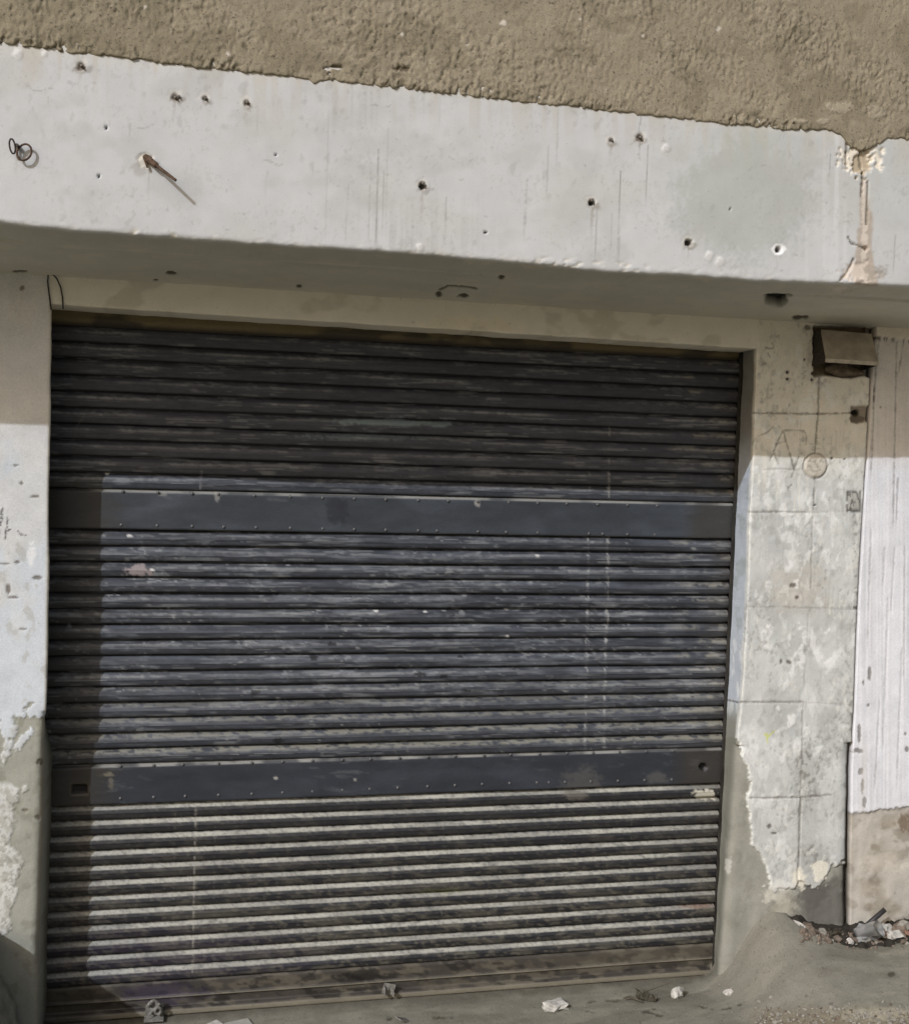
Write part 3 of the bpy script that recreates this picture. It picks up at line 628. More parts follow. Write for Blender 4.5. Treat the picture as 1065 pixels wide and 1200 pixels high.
def shutter_marks(s, sh, gr, slat, x, c):
    px, py = s.px, s.py
    n_sl = _h(slat, slat*0+3, 9)
    wear = fbm(px/30, py/9, 171); fine = fbm(px/7, py/2.2, 172, 3)
    c = c*(.82+.36*n_sl)[:, None]
    c = mix(c, A(92, 96, 104), ss(.5, .75, vn(px/70, py/3.0+slat*5, 173))*.35*ss(560, 640, py)*ss(900, 840, py))
    # brown grime along the guides; shaded top slats painted lighter and bluer
    br = np.clip(ss(.20, .05, x+.04*(wear-.5))+ss(2.12, 2.235, x+.05*(wear-.5))*.8, 0, 1)
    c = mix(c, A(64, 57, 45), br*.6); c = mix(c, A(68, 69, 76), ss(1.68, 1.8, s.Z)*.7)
    return c, wear, fine
def curtain(zt, zb, n, low):
    pr = slat_profile(zt, zb, n); B = np.zeros((len(XC), len(pr), 3)); NN = np.zeros_like(B)
    B[:, :, 0] = XC[:, None]; B[:, :, 1] = pr[None, :, 1]; B[:, :, 2] = pr[None, :, 0]; NN[:, :, 1] = -1
    sl = np.broadcast_to(pr[:, 4][None]+int(zt*100)*3, B.shape[:2])
    # hand-worn: each slat sags and bows a little of its own
    wv = (fbm(XC[:, None]*1.3+sl*7.7, sl*3.1, 175, 2)-.5)
    B[:, :, 2] += wv*.0035; B[:, :, 1] += (fbm(XC[:, None]*2.2, sl*1.9, 176, 2)-.5)*.006
    sh = np.broadcast_to(pr[:, 2][None], B.shape[:2]).ravel(); gr = np.broadcast_to(pr[:, 3][None], B.shape[:2]).ravel(); slv = sl.ravel()
    nb = 16; ki = np.arange(len(pr)) % nb
    crest = np.broadcast_to(np.where((ki == 6), 1., np.where((ki == 5), .6, np.where(ki == 8, .3, 0.)))[None], B.shape[:2]).ravel()
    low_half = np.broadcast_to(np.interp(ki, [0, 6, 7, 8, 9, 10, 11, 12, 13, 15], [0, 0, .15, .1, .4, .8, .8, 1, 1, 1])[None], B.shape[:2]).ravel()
    def fn(s):
        x, z, px, py = s.X, s.Z, s.px, s.py
        c = np.tile(A(51, 54, 60), (len(x), 1))
        c, wear, fine = shutter_marks(s, sh, gr, slv, x, c)
        c = mix(c, A(24, 22, 22), gr*.8)
        # worn bright line along the shoulder
        wl = ss(.46, .68, fbm(px/34, py*0+slv*3.7, 177, 4))
        edge_ = np.exp(-((sh-.75)/.35)**2)
        c = mix(c, A(128, 130, 132), edge_*wl*ss(.38, .6, fine)*(.42 if not low else .5))
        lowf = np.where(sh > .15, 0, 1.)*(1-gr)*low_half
        c = mix(c, A(42, 43, 46), lowf*np.where(z > 1.6, .3, .6))  # slat shading in the colour: lower half of each face darkened
        if not low:
            run = ss(.42, .62, fbm(px/95, py*0+slv*5.3, 186, 3))*(.35+.65*_h(slv, slv*0+5, 21))
            c = mix(c, A(150, 151, 150), crest*run*(.35+.5*ss(.4, .6, fine))*(.8 if z.mean() > 1.6 else .7))  # highlight painted along each slat crest
            c = mix(c, A(146, 142, 128), np.clip(crest+sh*.6, 0, 1)*ss(770, 815, px)*ss(.4, .6, fbm(px/18, py*0+slv*2.9, 187))*ss(.3, .6, fine)*.5)
        if not low:
            # dust film and fine hair scratches
            m = ss(.45, .7, fbm(px/9, py/2.6, 303, 3))*(1-gr); c = mix(c, A(92, 96, 104), m*.10)
            m = ss(.70, .78, vn(px/36+slv*.7, py/1.1, 304))*ss(.4, .6, fbm(px/50, py/16, 305)); c = mix(c, A(140, 142, 142), m*.35)
            m = ss(.70, .80, vn(px/4.5, py/1.3, 306))*ss(.50, .64, fbm(px/60, py/24, 307))*ss(.55, .75, fbm(px/8, py/4, 308)); c = mix(c, A(150, 150, 147), m*.5*ss(1.75, 1.5, z))
            # rubbed patches, chips
            zone = np.clip(s.blob(440, 700, 150, 110, .5, .6)*.9+s.blob(690, 780, 190, 100, .5, .6)*.7+s.blob(160, 740, 40, 130, .5, .5)*.9+s.blob(450, 500, 90, 14, .5, .4)*.9+s.blob(260, 670, 150, 70, .5, .6)*.6+.16, 0, 1)
            zone = zone*ss(.38, .62, fbm(px/60, py/22, 183))
            m = ss(.52, .74, fbm(px/26, py/2.6, 178))*zone; c = mix(c, A(112, 117, 122), m*.42)
            m = ss(.62, .72, fbm(px/7, py/2.4, 179, 3))*zone*ss(.4, .6, fbm(px/24, py/9, 184))*(.35+.65*sh); c = mix(c, A(150, 152, 152), m*.6)
            m = ss(.56, .70, fbm(px/30, py/3, 180))*.6; c = mix(c, A(40, 39, 42), m*.5)
            c = mix(c, A(118, 132, 134), s.blob(455, 494, 52, 4.5, .9, .3)*.85*(1-gr)+s.blob(515, 497, 12, 3.5, .5, .2)*.7*(1-gr)+s.blob(430, 512, 70, 4, .9, .2)*.35*(1-gr))
            c = mix(c, A(150, 138, 136), s.blob(163, 669, 16, 6, 1.1, .15)*.75)
            for cx, cy in [(629, 651), (594, 746), (593, 714), (498, 717), (441, 716), (178, 668), (125, 555), (152, 628)]:
                c = mix(c, A(206, 204, 198), s.blob(cx, cy, 2.6, 1.2, 1.2, .3)*.85)
            # seam with paired fixings
            for xx in (689, 711):
                m = s.line([(xx+3, 480), (xx-4, 900)], 2.2, 2.4)*ss(.3, .5, s.n2)*(.35+.65*sh)*ss(500, 660, py)
                c = mix(c, A(160, 160, 157), m*.8*np.clip(.25+sh+crest, 0, 1))
            m = s.line([(714, 500), (712, 760)], .6, .7)*ss(.4, .6, s.n1); c = mix(c, A(160, 158, 152), m*.5)
            m = s.line([(100, 485), (90, 500), (89, 503)], .8, .5); c = mix(c, A(110, 106, 98), m*.5)
            m = s.line([(236, 552), (235, 575)], .7, .5); c = mix(c, A(120, 120, 122), m*.6)
            # dark gouges in the middle
            for cx, cy in [(370, 770), (388, 755), (492, 790), (520, 792), (540, 770), (325, 868), (545, 808), (300, 812)]:
                c = mix(c, A(18, 17, 18), s.blob(cx, cy, 5, 2.2, 1.9, .15)*.8)
            c = mix(c, A(126, 124, 112), sh*ss(1.15, .82, z)*ss(.35, .6, fine+.25*(wear-.3))*.75)
        else:
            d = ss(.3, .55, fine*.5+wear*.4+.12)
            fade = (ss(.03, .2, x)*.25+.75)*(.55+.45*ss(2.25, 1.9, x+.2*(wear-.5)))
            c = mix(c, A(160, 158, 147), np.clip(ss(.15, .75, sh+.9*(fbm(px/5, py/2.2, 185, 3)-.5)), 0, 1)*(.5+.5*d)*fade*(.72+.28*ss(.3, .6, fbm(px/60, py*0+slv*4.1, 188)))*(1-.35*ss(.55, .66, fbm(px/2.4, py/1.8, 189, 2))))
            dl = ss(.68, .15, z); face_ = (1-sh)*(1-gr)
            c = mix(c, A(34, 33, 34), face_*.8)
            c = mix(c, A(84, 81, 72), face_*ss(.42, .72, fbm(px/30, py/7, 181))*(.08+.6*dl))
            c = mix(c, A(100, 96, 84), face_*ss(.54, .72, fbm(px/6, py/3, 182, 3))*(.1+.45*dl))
            c = mix(c, A(52, 44, 62), face_*s.blob(190, 1120, 160, 30, .8, .6)*.35)
            m = s.line([(230, 935), (226, 1140)], .9, .9)*ss(.3, .5, s.n2); c = mix(c, A(150, 146, 134), m*.65)
            for xx in (205, 252, 520, 740): c = mix(c, A(128, 124, 112), s.line([(xx, 950), (xx-3, 1120)], 1.4, 2.5)*ss(.5, .62, s.n2)*.3)
            c = mix(c, A(190, 186, 170), s.blob(822, 932, 13, 6, 1.2, .15)*.8)
            c = mix(c, A(140, 142, 84), s.blob(520, 1045, 26, 3, 1.0, .2)*.18)
            c = mix(c, A(96, 92, 84), s.blob(675, 932, 14, 6, .8, .2)*.7)
            c = mix(c, A(110, 70, 52), s.blob(815, 1062, 22, 3, .8, .3)*.45*sh)
        return np.zeros(len(x)), c
    return link('slat_curtain', grid_mesh('slat_curtain', B, NN, fn), M_STEEL, shut)
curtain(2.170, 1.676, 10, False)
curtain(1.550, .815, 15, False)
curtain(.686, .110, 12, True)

def flat_strip(name, rows, fn, label=None, fine=.0045):
    """long pressed strip: rows = [(z, y), ...] from top to bottom"""
    pp, _ = path_pts([(y, z) for z, y in rows], fine)
    B = np.zeros((len(XC), len(pp), 3)); NN = np.zeros_like(B)
    B[:, :, 0] = XC[:, None]; B[:, :, 1] = pp[None, :, 0]; B[:, :, 2] = pp[None, :, 1]; NN[:, :, 1] = -1
    o = link(name, grid_mesh(name, B, NN, fn), M_STEEL, shut)
    if label: o['label'] = label
    return o
def band_fn(which):
    def fn(s):
        x, z, px, py = s.X, s.Z, s.px, s.py
        c = np.tile(A(54, 58, 63) if which == 1 else A(45, 48, 54), (len(x), 1))
        w = fbm(px/40, py/14, 191); c *= (.85+.3*w)[:, None]
        c = mix(c, A(72, 77, 84), ss(.45, .75, fbm(px/60, py/24, 192))*(.45 if which == 1 else .2))
        c = mix(c, A(104, 107, 108), ss(.62, .78, fbm(px/24, py/5, 193))*ss(.45, .65, fbm(px/90, py/40, 196))*.3)
        c = mix(c, A(36, 36, 42), s.blob(396, 598, 12, 18, .8, .3)*(which == 1)*.6)
        br = np.clip(ss(.24, .13, x+.07*(w-.5))+ss(2.03, 2.13, x+.07*(w-.5)), 0, 1)
        c = mix(c, A(56, 52, 45), br*.65); c = mix(c, A(40, 35, 28), ss(.06, .0, x)*.4)
        if which == 2:
            sl = np.clip(ss(83, 85, px)*ss(103, 101, px)*ss(919, 921, py)*ss(932, 930, py), 0, 1)
            ri = np.clip(ss(81, 83, px)*ss(105, 103, px)*ss(917, 919, py)*ss(934, 932, py), 0, 1)
            c = mix(c, A(92, 84, 68), ri*.5); c = mix(c, A(12, 11, 10), sl)
            ho = s.blob(824, 899, 4, 4.3, .1, .1); c = mix(c, A(12, 11, 10), ho)
            h = -.012*np.clip(sl+ho, 0, 1)
            c = mix(c, A(112, 106, 92), s.blob(125, 908, 8, 2.5, 1, .2)*.7+s.blob(130, 920, 3, 8, 1.2, .2)*.5)
            c = mix(c, A(90, 88, 84), s.blob(680, 920, 22, 18, 1.0, .4)*.5+s.blob(770, 912, 16, 7, .8, .3)*.5)
            c = mix(c, A(150, 148, 140), s.blob(323, 912, 2, 2, .3, .3)+s.blob(416, 914, 1.5, 1.5, .4, .3)*.7)
        else:
            h = np.zeros(len(x)); c = mix(c, A(136, 134, 130), s.blob(560, 590, 3, 4, 1, .3)+s.blob(190, 580, 5, 2, 1, .3)*.6+s.blob(255, 582, 4, 5, 1.1, .2)*.7)
        h = h+(fbm(x*3.5, z*9, 194)-.5)*.007
        ed = np.maximum(ss(.006, .002, np.abs(z-(1.676 if which == 1 else .815))), ss(.005, .0, np.abs(z-(1.55 if which == 1 else .686))))
        c = mix(c, A(120, 118, 110), ed*ss(.45, .6, w)*.5)
        tl = ss(.0125, .008, np.abs(z-(1.676 if which == 1 else .815)))*(s.Y > -.0175); c = mix(c, A(152, 150, 143), tl*ss(.05, .2, x)*(.15+.55*ss(.35, .6, fbm(px/40, py/30, 195))))
        return h, c
    return fn
bands = []
for k, (zt, zb) in ((1, (1.676, 1.550)), (2, (.815, .686))):
    b = flat_strip('band_plate', [(zt, .0), (zt-.0005, -.004), (zt-.008, -.0165), (zt-.012, -.018), (zb+.004, -.018), (zb+.002, -.015), (zb, .0)], band_fn(k)); bands.append(b)
# rivets: one mesh, copied
bm = bmesh.new(); bmesh.ops.create_uvsphere(bm, u_segments=10, v_segments=6, radius=.0052)
for v in list(bm.verts): v.co.y *= .6
rm = bpy.data.meshes.new('rivet'); bm.to_mesh(rm); bm.free(); rm.polygons.foreach_set('use_smooth', [True]*len(rm.polygons))
M_RIVET = flat_mat('rubbed steel rivet', (.13, .13, .13), .5, .5, .3, .5, 200, .3); rm.materials.append(M_RIVET)
def rivet(px, py, b):
    p = un(px, py, -.0185)
    o = bpy.data.objects.new('rivet', rm); COL.objects.link(o); o.location = (p[0]-1.12, p[1], p[2]); o.parent = shut
    o.location = p; o.parent = b; o.matrix_parent_inverse = b.matrix_world.inverted()
bpy.context.view_layer.update()
b2x = [141, 180, 214, 256, 295, 331, 366, 401, 434, 468, 501, 533, 567, 598, 632, 664, 695, 726, 757, 789]
for x in b2x: rivet(x, float(np.interp(x, [132, 300, 580, 791], [898.5, 894, 885, 880])), bands[1])
for x in [141, 180, 217, 256, 295, 331, 366, 401, 433, 466, 501, 533, 565, 597, 629, 643, 662, 692, 724, 755, 787]: rivet(x, float(np.interp(x, [124, 300, 580, 785], [936.5, 930.5, 918.5, 914])), bands[1])
for x in [144, 185, 225, 256, 298, 340, 378, 415, 452, 490, 525, 560, 596, 630, 664, 700, 735, 770]: rivet(x, float(np.interp(x, [139, 400, 780], [575.5, 584, 593])), bands[0])
for x in [142, 184, 225, 262, 300, 340, 378, 415, 452, 490, 512, 560, 593, 630, 690, 706, 735, 767]: rivet(x, float(np.interp(x, [135, 400, 780], [615, 620, 627])), bands[0])

def head_fn(s):
    x, z = s.X, s.Z
    c = np.tile(A(104, 93, 66), (len(x), 1))*(.85+.3*fbm(x*8, z*30, 201))[:, None]
    c = mix(c, A(46, 40, 34), ss(.5, .62, fbm(x*5, z*12, 202))*.75); c = mix(c, A(44, 38, 34), ss(2.186, 2.172, z)*.8)
    return (fbm(x*4, z*4, 203)-.5)*.002, c
flat_strip('head_plate', [(2.225, -.006), (2.188, -.010), (2.178, -.004), (2.170, .0)], head_fn)
def kick_fn(s):
    x, z, px, py = s.X, s.Z, s.px, s.py
    c = np.tile(A(62, 58, 52), (len(x), 1))*(.85+.3*fbm(x*9, z*20, 205))[:, None]
    c = mix(c, A(96, 90, 78), ss(.45, .65, fbm(px/20, py/8, 206))*.6); c = mix(c, A(30, 27, 25), ss(.56, .66, fbm(px/16, py/7, 207))*.7)
    c = mix(c, A(60, 50, 76), s.blob(190, 1165, 45, 12, .8, .4)*.4); c = mix(c, A(18, 17, 16), s.blob(425, 1143, 22, 7, .9, .2)*.7)
    lip = np.clip(np.exp(-((z-.056)/.0025)**2)+ss(.020, .016, z), 0, 1); c = mix(c, A(122, 116, 100), lip*ss(.04, .2, x)*.8)
    c = mix(c, A(60, 56, 42), ss(.2, .03, x)*.6)
    c = mix(c, A(104, 98, 84), ss(1.5, 1.9, x)*ss(.8, .7, fbm(px/30, py/20, 208))*ss(.03, .06, z)*.25)
    return (fbm(x*5, z*9, 209)-.5)*.004, c
flat_strip('bottom_rail', [(.110, .0), (.1095, -.006), (.103, -.014), (.060, -.014), (.0585, -.020), (.054, -.020), (.052, -.014), (.026, -.013), (.0225, -.024), (.018, -.029), (.002, -.030), (.001, .0)], kick_fn)
# side guides
def guide(x0, x1):
    bm = bmesh.new()
    bm_box(bm, ((x0+x1)/2, -.0275, 1.095), (x1-x0, .003, 2.2), bev=.001)
    xo = x0-.0017 if x0 < 1 else x1+.0017
    bm_box(bm, (xo, .0, 1.095), (.003, .058, 2.2), bev=.001)
    return bm_obj('guide_rail', bm, M_GUIDE, shut)
M_GUIDE = flat_mat('grimy guide steel', (.030, .027, .022), .7, .3, 0, .5, 14, .3)
guide(-.0290, -.0235); guide(2.2385, 2.2495)
# locking lugs on the bottom rail
M_LUG = flat_mat('dusty steel lug', (.20, .19, .165), .75, .3, 0, .4, 70, .4)
def lug(px, py, kind):
    p = un(px, py, -.032); bm = bmesh.new()
    if kind == 0:
        bm_box(bm, p+np.array([.0, -.01, -.012]), (.052, .004, .040), bev=.0015)
        bm_box(bm, p+np.array([.0, -.026, -.032]), (.060, .036, .004), bev=.001)
        th = np.linspace(0, 2*math.pi, 15)[:-1]
        bm_tube(bm, [p+np.array([-.004+.013*math.cos(a), -.022+.004*math.sin(2*a), .010+.014*math.sin(a)]) for a in th], .005, 7, True)
        bm_tube(bm, [p+np.array([.012+.009*math.cos(a), -.028, -.006+.011*math.sin(a)]) for a in th], .0042, 7, True)
        bm_tube(bm, [p+np.array([-.014, -.024, -.018]), p+np.array([.018, -.024, .016])], .005, 7)
    else:
        bm_box(bm, p+np.array([.0, -.008, 0]), (.040, .004, .036), Matrix.Rotation(math.radians(14), 3, 'Y'), .0012)
        bm_box(bm, p+np.array([-.016, -.018, -.001]), (.004, .024, .028), None, .001)
        bm_box(bm, p+np.array([.014, -.016, -.012]), (.004, .022, .014), Matrix.Rotation(math.radians(20), 3, 'Y'), .001)
        bm_tube(bm, [p+np.array([-.006, -.005, .002]), p+np.array([-.006, -.016, .002])], .006, 8)
    return bm_obj('lock_lug', bm, M_LUG, shut)
lug(181, 1178, 0); lug(455, 1158, 1)

# ================================================================ THINGS FIXED TO THE WALL
hood = tag(empty('metal_hood', un(990, 405, YW)), 'brown sheet-metal hood tilted out of a broken pocket at the top of the pillar', 'metal hood')
yo, yi = YW-.085, YW-.012
def fp(x, y, Y): return Vector(un(x, y, Y))
TL, TR, BR, BL = fp(962, 386, YW-.03), fp(1021, 391, YW-.03), fp(1029, 424, yo), fp(968, 420, yo)
inw = Vector((0, .004, 0))
bm = bmesh.new(); poly_prism(bm, [BL, BR, TR, TL], [BL+inw, BR+inw, TR+inw, TL+inw]); bm_obj('front_plate', bm, M_BOX, hood)
dn = Vector((0, 0, -.012)); bm = bmesh.new()
poly_prism(bm, [BL+Vector((0, -.004, 0)), BR+Vector((0, -.004, 0)), BR+dn+Vector((0, -.004, 0)), BL+dn+Vector((0, -.004, 0))][::-1], [BL+Vector((0, .006, 0)), BR+Vector((0, .006, 0)), BR+dn+Vector((0, .006, 0)), BL+dn+Vector((0, .006, 0))][::-1]); bm_obj('front_lip', bm, M_BOXLIP, hood)
for a, b, sgn in ((TL, BL, 1), (TR, BR, -1)):
    i1 = Vector((a.x-.008*sgn, YW+.03, a.z+.004)); i2 = Vector((a.x-.012*sgn, YW+.03, b.z-.02)); w = Vector((.004*sgn, 0, 0)); bm = bmesh.new()
    poly_prism(bm, [a, b+dn, i2, i1], [a+w, b+dn+w, i2+w, i1+w]); bm_obj('side_plate', bm, M_DARKRUST, hood)
bm = bmesh.new(); k = Vector((0, YW+.03-TL.y, .004)); poly_prism(bm, [TL, TR, TR+k, TL+k], [v+Vector((0, 0, -.004)) for v in (TL, TR, TR+k, TL+k)]); bm_obj('top_plate', bm, M_BOX, hood)
bm = rock_bm((.075, .028, .026), 5); bmesh.ops.transform(bm, matrix=Matrix.Translation(un(992, 433, YW-.002)), verts=bm.verts); bm_obj('mortar_lump', bm, flat_mat('dark mortar', (.15, .12, .09), .95, .1, 0, .4, 60, .8), shop, True)

def ring_pts(c, rx, rz, tilt, yaw, n=18):
    o = []
    for i in range(n):
        a = 2*math.pi*i/n; v = Vector((rx*math.cos(a), 0, rz*math.sin(a)))
        v.rotate(Matrix.Rotation(math.radians(tilt), 3, 'Y')); v.rotate(Matrix.Rotation(math.radians(yaw), 3, 'Z')); o.append(Vector(c)+v)
    return o
hook = tag(empty('ring_hook', at_beam(20, 172)), 'two small rusty wire rings hooked together on the left end of the white beam', 'ring hook')
bm = bmesh.new(); bm_tube(bm, ring_pts(at_beam(14.5, 171, .012), .0065, .0175, -8, 20), .0022, 7, True); bm_obj('eye_ring', bm, M_DARKRUST, hook)
bm = bmesh.new(); bm_tube(bm, ring_pts(at_beam(28.5, 178, .012), .0155, .0205, 25, 0), .0026, 7, True); bm_obj('hanging_ring', bm, M_RUST, hook)
bm = bmesh.new(); bm_tube(bm, [at_beam(20, 170, -.02), at_beam(20, 170, .006), at_beam(22, 172, .016)], [.004, .005, .004], 7); bm_obj('screw_stem', bm, M_DARKRUST, hook)

pts = [(60, 363), (58, 348), (55.8, 330), (56.5, 321.5), (61, 320.5), (66.5, 326), (71, 336), (73.2, 348), (74, 362)]
bm = bmesh.new(); bm_tube(bm, [un(a, b, YW-.012+.02*abs(i-4)/8) for i, (a, b) in enumerate(pts)], .0022, 7)
tag(bm_obj('wire_loop', bm, M_WIRE, None, True), 'thin dark wire loop sticking up above the top left corner of the shutter', 'wire')

# ================================================================ GROUND
def INT(x, xs, ys):
    return sum(np.interp(x+o, xs, ys)*k for o, k in ((-.07, .1), (-.045, .15), (-.02, .25), (.02, .25), (.045, .15), (.07, .1)))
def G(x, y):
    wall = INT(x, [-9, -.1, 2.18, 2.24, 2.30, 2.35, 2.45, 2.52, 2.6, 2.7, 2.85, 3.1, 9], [0, 0, 0, .07, .19, .285, .262, .235, .205, .20, .208, .21, .16])
    far = INT(x, [-9, 1.4, 1.7, 2.0, 2.25, 2.45, 2.6, 2.8, 3.4, 9], [-.0, -.008, .010, .055, .12, .165, .183, .192, .195, .13])
    d = np.clip(-.15-y, 0, None)
    z = wall*np.exp(-d/.24)+far*(1-np.exp(-d/.24))
    ins = np.clip(ss(-.15, -.02, y), 0, 1); z = z*(1-ins*ss(2.30, 2.2, x))
    z = z-.03*ss(0, 1.5, d)
    # rubbish pit against the wall
    pe = np.interp(x, [2.43, 2.47, 2.52, 2.60, 2.67, 2.85, 3.3], [0, .04, .085, .15, .175, .17, .15])
    pe = pe*.85+.05*(fbm(x*22, y*6, 301)-.5)+.02*(fbm(x*70, y*50, 302)-.5); pe = np.clip(pe, .001, 1)
    pit = ss(2.42, 2.47, x)*ss(3.6, 3.2, x)*ss(pe+.004, pe*.88, d)*(y < -.05); z = z-.028*pit
    return z, pit
def gz(x, y): return float(G(np.array([float(x)]), np.array([float(y)]))[0][0])
GX = axis(-.25, 3.15, .0065, -45, 45); GY = axis(-.95, .0, .0065, -45, .28)
gx, gy = np.meshgrid(GX, GY, indexing='ij'); z0, pitm = G(gx, gy)
B = np.stack([gx, gy, z0], -1); NN = np.zeros_like(B); NN[..., 2] = 1; pitv = pitm.ravel()
def ground_fn(s):
    x, y = s.X, s.Y; px, py = s.px, s.py
    near = ss(3.5, 1.5, np.hypot(x-1.3, y+.3))
    c = np.tile(A(119, 116, 104), (len(x), 1))*(.92+.16*fbm(x*5, y*7, 211))[:, None]
    c = mix(c, A(102, 100, 88), ss(.46, .68, fbm(x*9, y*26, 212))*.5); c = mix(c, A(134, 131, 116), ss(.52, .7, fbm(x*6, y*20, 213))*.5)
    rp = ss(2.0, 2.25, x)*ss(2.75, 2.4, x)*ss(-.75, -.35, y); c = mix(c, A(123, 119, 109), rp*.5)
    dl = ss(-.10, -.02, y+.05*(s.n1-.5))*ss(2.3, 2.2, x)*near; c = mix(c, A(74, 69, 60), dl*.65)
    st = ss(.56, .7, fbm(x*3.5, y*8, 218))*near; c = mix(c, A(92, 87, 77), st*.45)
    h = ((fbm(x*7, y*9, 214)-.5)*.006+(fbm(x*50, y*60, 215)-.5)*.0022)*near
    # cracks / scrapes
    for pts in ([(665, 1187), (690, 1185), (702, 1188)], [(775, 1180), (755, 1185), (785, 1192)], [(812, 1176), (830, 1182), (850, 1182), (868, 1177)], [(500, 1194), (530, 1193)], [(520, 1198), (526, 1200)], [(450, 1196), (470, 1190)], [(690, 1174), (730, 1172)]):
        g = s.line(pts, 1.2, 1.8)*near*ss(.4, .55, s.n1); c = mix(c, A(60, 54, 44), g*.7); h -= .004*g
    gr = ss(1178, 1196, py+20*(s.n1-.5))*ss(870, 900, px)*near; c = mix(c, A(112, 102, 84), gr*.7); h += gr*(fbm(x*70, y*70, 216)-.5)*.012
    c = mix(c, A(176, 168, 148), s.blob(1030, 1190, 50, 8, 1, .4)*.4*near)
    c = mix(c, A(42, 38, 33), pitv*.95); h += pitv*((fbm(x*34, y*34, 217)-.42)*.045+.03*np.exp(-np.clip(-.15-y, 0, 1)/.03))
    g = s.blob(1045, 1143, 4, 3, 1, .3)*near; c = mix(c, A(60, 54, 46), g*.8)
    return h, c
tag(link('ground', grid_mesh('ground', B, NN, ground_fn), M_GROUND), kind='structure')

# ================================================================ LITTER
def ground_pt(px, py):
    """first point of the ground met along a sight line, kept in front of the walls"""
    d = F_+R_*(px-532.5)/F-U_*(py-600)/F
    t = np.linspace(2.2, 5.0, 2400); P = CAM+d*t[:, None]/ (d@F_)
    hit = np.where((P[:, 2] < G(P[:, 0], P[:, 1])[0]) | (P[:, 1] > -.175))[0][0]
    p = P[hit]; return Vector((p[0], p[1], gz(p[0], p[1])))
def rest(name, bm, mat, px, py, lift, label, cat, rot=(0, 0, 0), group=None, smooth=False, scale=1.):
    p = ground_pt(px, py); o = bm_obj(name, bm, mat, None, smooth)
    o.location = p+Vector((0, 0, lift)); o.rotation_euler = rot
    return tag(o, label, cat, group)
def crumple(w, d, hgt, seed, n=22, th=.0012):
    bm = bmesh.new(); vs = []
    rng = np.random.RandomState(seed)
    us = np.linspace(-1, 1, n)
    for i, a in enumerate(us):
        row = []
        for j, b in enumerate(us):
            q = float(fbm(np.array([a*2.2+seed]), np.array([b*2.2]), seed, 2)[0]); q2 = float(fbm(np.array([a*5+seed]), np.array([b*5.5]), seed+9, 2)[0])
            rr = max(abs(a), abs(b)); k = 1-.22*rr**2
            row.append(bm.verts.new((w/2*a*k*(.8+.4*q), d/2*b*k*(.8+.4*q2), hgt*(abs(q-.5)*2.6+.7*abs(q2-.5)+.35*rr*rr*(q2)))))
        vs.append(row)
    for i in range(n-1):
        for j in range(n-1): bm.faces.new((vs[i][j], vs[i+1][j], vs[i+1][j+1], vs[i][j+1]))
    zmin = min(v.co.z for v in bm.verts)
    for v in bm.verts: v.co.z -= zmin
    bmesh.ops.recalc_face_normals(bm, faces=bm.faces); bmesh.ops.solidify(bm, geom=bm.faces[:], thickness=th)
    return bm
def wad(size, seed, sub=3, lo=.55):
    bm = bmesh.new(); bmesh.ops.create_icosphere(bm, subdivisions=sub, radius=1); rng = random.Random(seed)
    P = np.array([v.co[:] for v in bm.verts])
    f = np.abs(fbm(P[:, 0]*2.1+seed, P[:, 1]*2.1+P[:, 2]*1.7, seed, 3)-.5)*2+.5*np.abs(fbm(P[:, 2]*3.4+seed, P[:, 0]*3.1-P[:, 1]*2.2, seed+5, 2)-.5)*2
    for v, q in zip(bm.verts, f):
        k = lo+(1-lo)*min(1.2, q*1.7)*rng.uniform(.82, 1.12); v.co = Vector((v.co.x*size[0]*k, v.co.y*size[1]*k, v.co.z*size[2]*k))
    return bm
rest('crumpled_paper', wad((.055, .045, .020), 3, 2, .4), M_PAPER, 651, 1166, .010, 'larger crumpled pale paper lying against the middle of the shutter foot', 'paper', (.1, 0, .3))
rest('crumpled_paper', wad((.032, .026, .028), 8, 2, .45), M_PAPER, 793, 1167, .016, 'small white wad of paper standing on the cement between the dead leaf and the pebble', 'paper', (.3, .1, 1.0))
rest('pebble', rock_bm((.021, .017, .014), 12), M_STONEL, 852, 1166, .008, 'single pale rounded pebble on cement at the right foot of the shutter opening', 'pebble')
lf = crumple(.085, .032, .022, 15); rest('dead_leaf', lf, M_LEAF, 757, 1156, .004, 'dark curled dead leaf lying against the right part of the shutter foot', 'leaf', (.2, .1, -.6))
bm = bmesh.new(); bm_tube(bm, [(-.03, 0, .006), (-.01, .006, .012), (.012, -.002, .01), (.035, -.012, .006)], [.003, .004, .004, .002], 7)
rest('twig', bm, M_LEAF, 742, 1150, .002, 'short dark twig beside the dead leaf, touching the shutter rail', 'twig', (0, 0, -.4), None, True)
bm = bmesh.new(); bm_box(bm, (0, 0, .006), (.20, .10, .006), Matrix.Rotation(math.radians(3), 3, 'Y'), .0015)
rest('cardboard', bm, M_CARD, 262, 1196, .004, 'flat torn piece of grey cardboard on the ground at the shutter foot', 'cardboard', (0, 0, .35))
bm = bmesh.new(); bm_box(bm, (0, 0, .003), (.11, .07, .004), Matrix.Rotation(math.radians(-4), 3, 'Y'), .001)
rest('cardboard', bm, M_PAPER, 244, 1196, .016, 'paler smaller cardboard flap lying on top of the grey cardboard', 'cardboard', (0, .05, .6))
bm = bmesh.new(); bm_box(bm, (0, 0, .003), (.05, .03, .003), Matrix.Rotation(.3, 3, 'Y'), .0008)
rest('metal_scrap', bm, M_LUG, 474, 1167, .003, 'bent flat grey metal scrap lying just under the middle lock lug', 'metal scrap', (0, .1, .5))

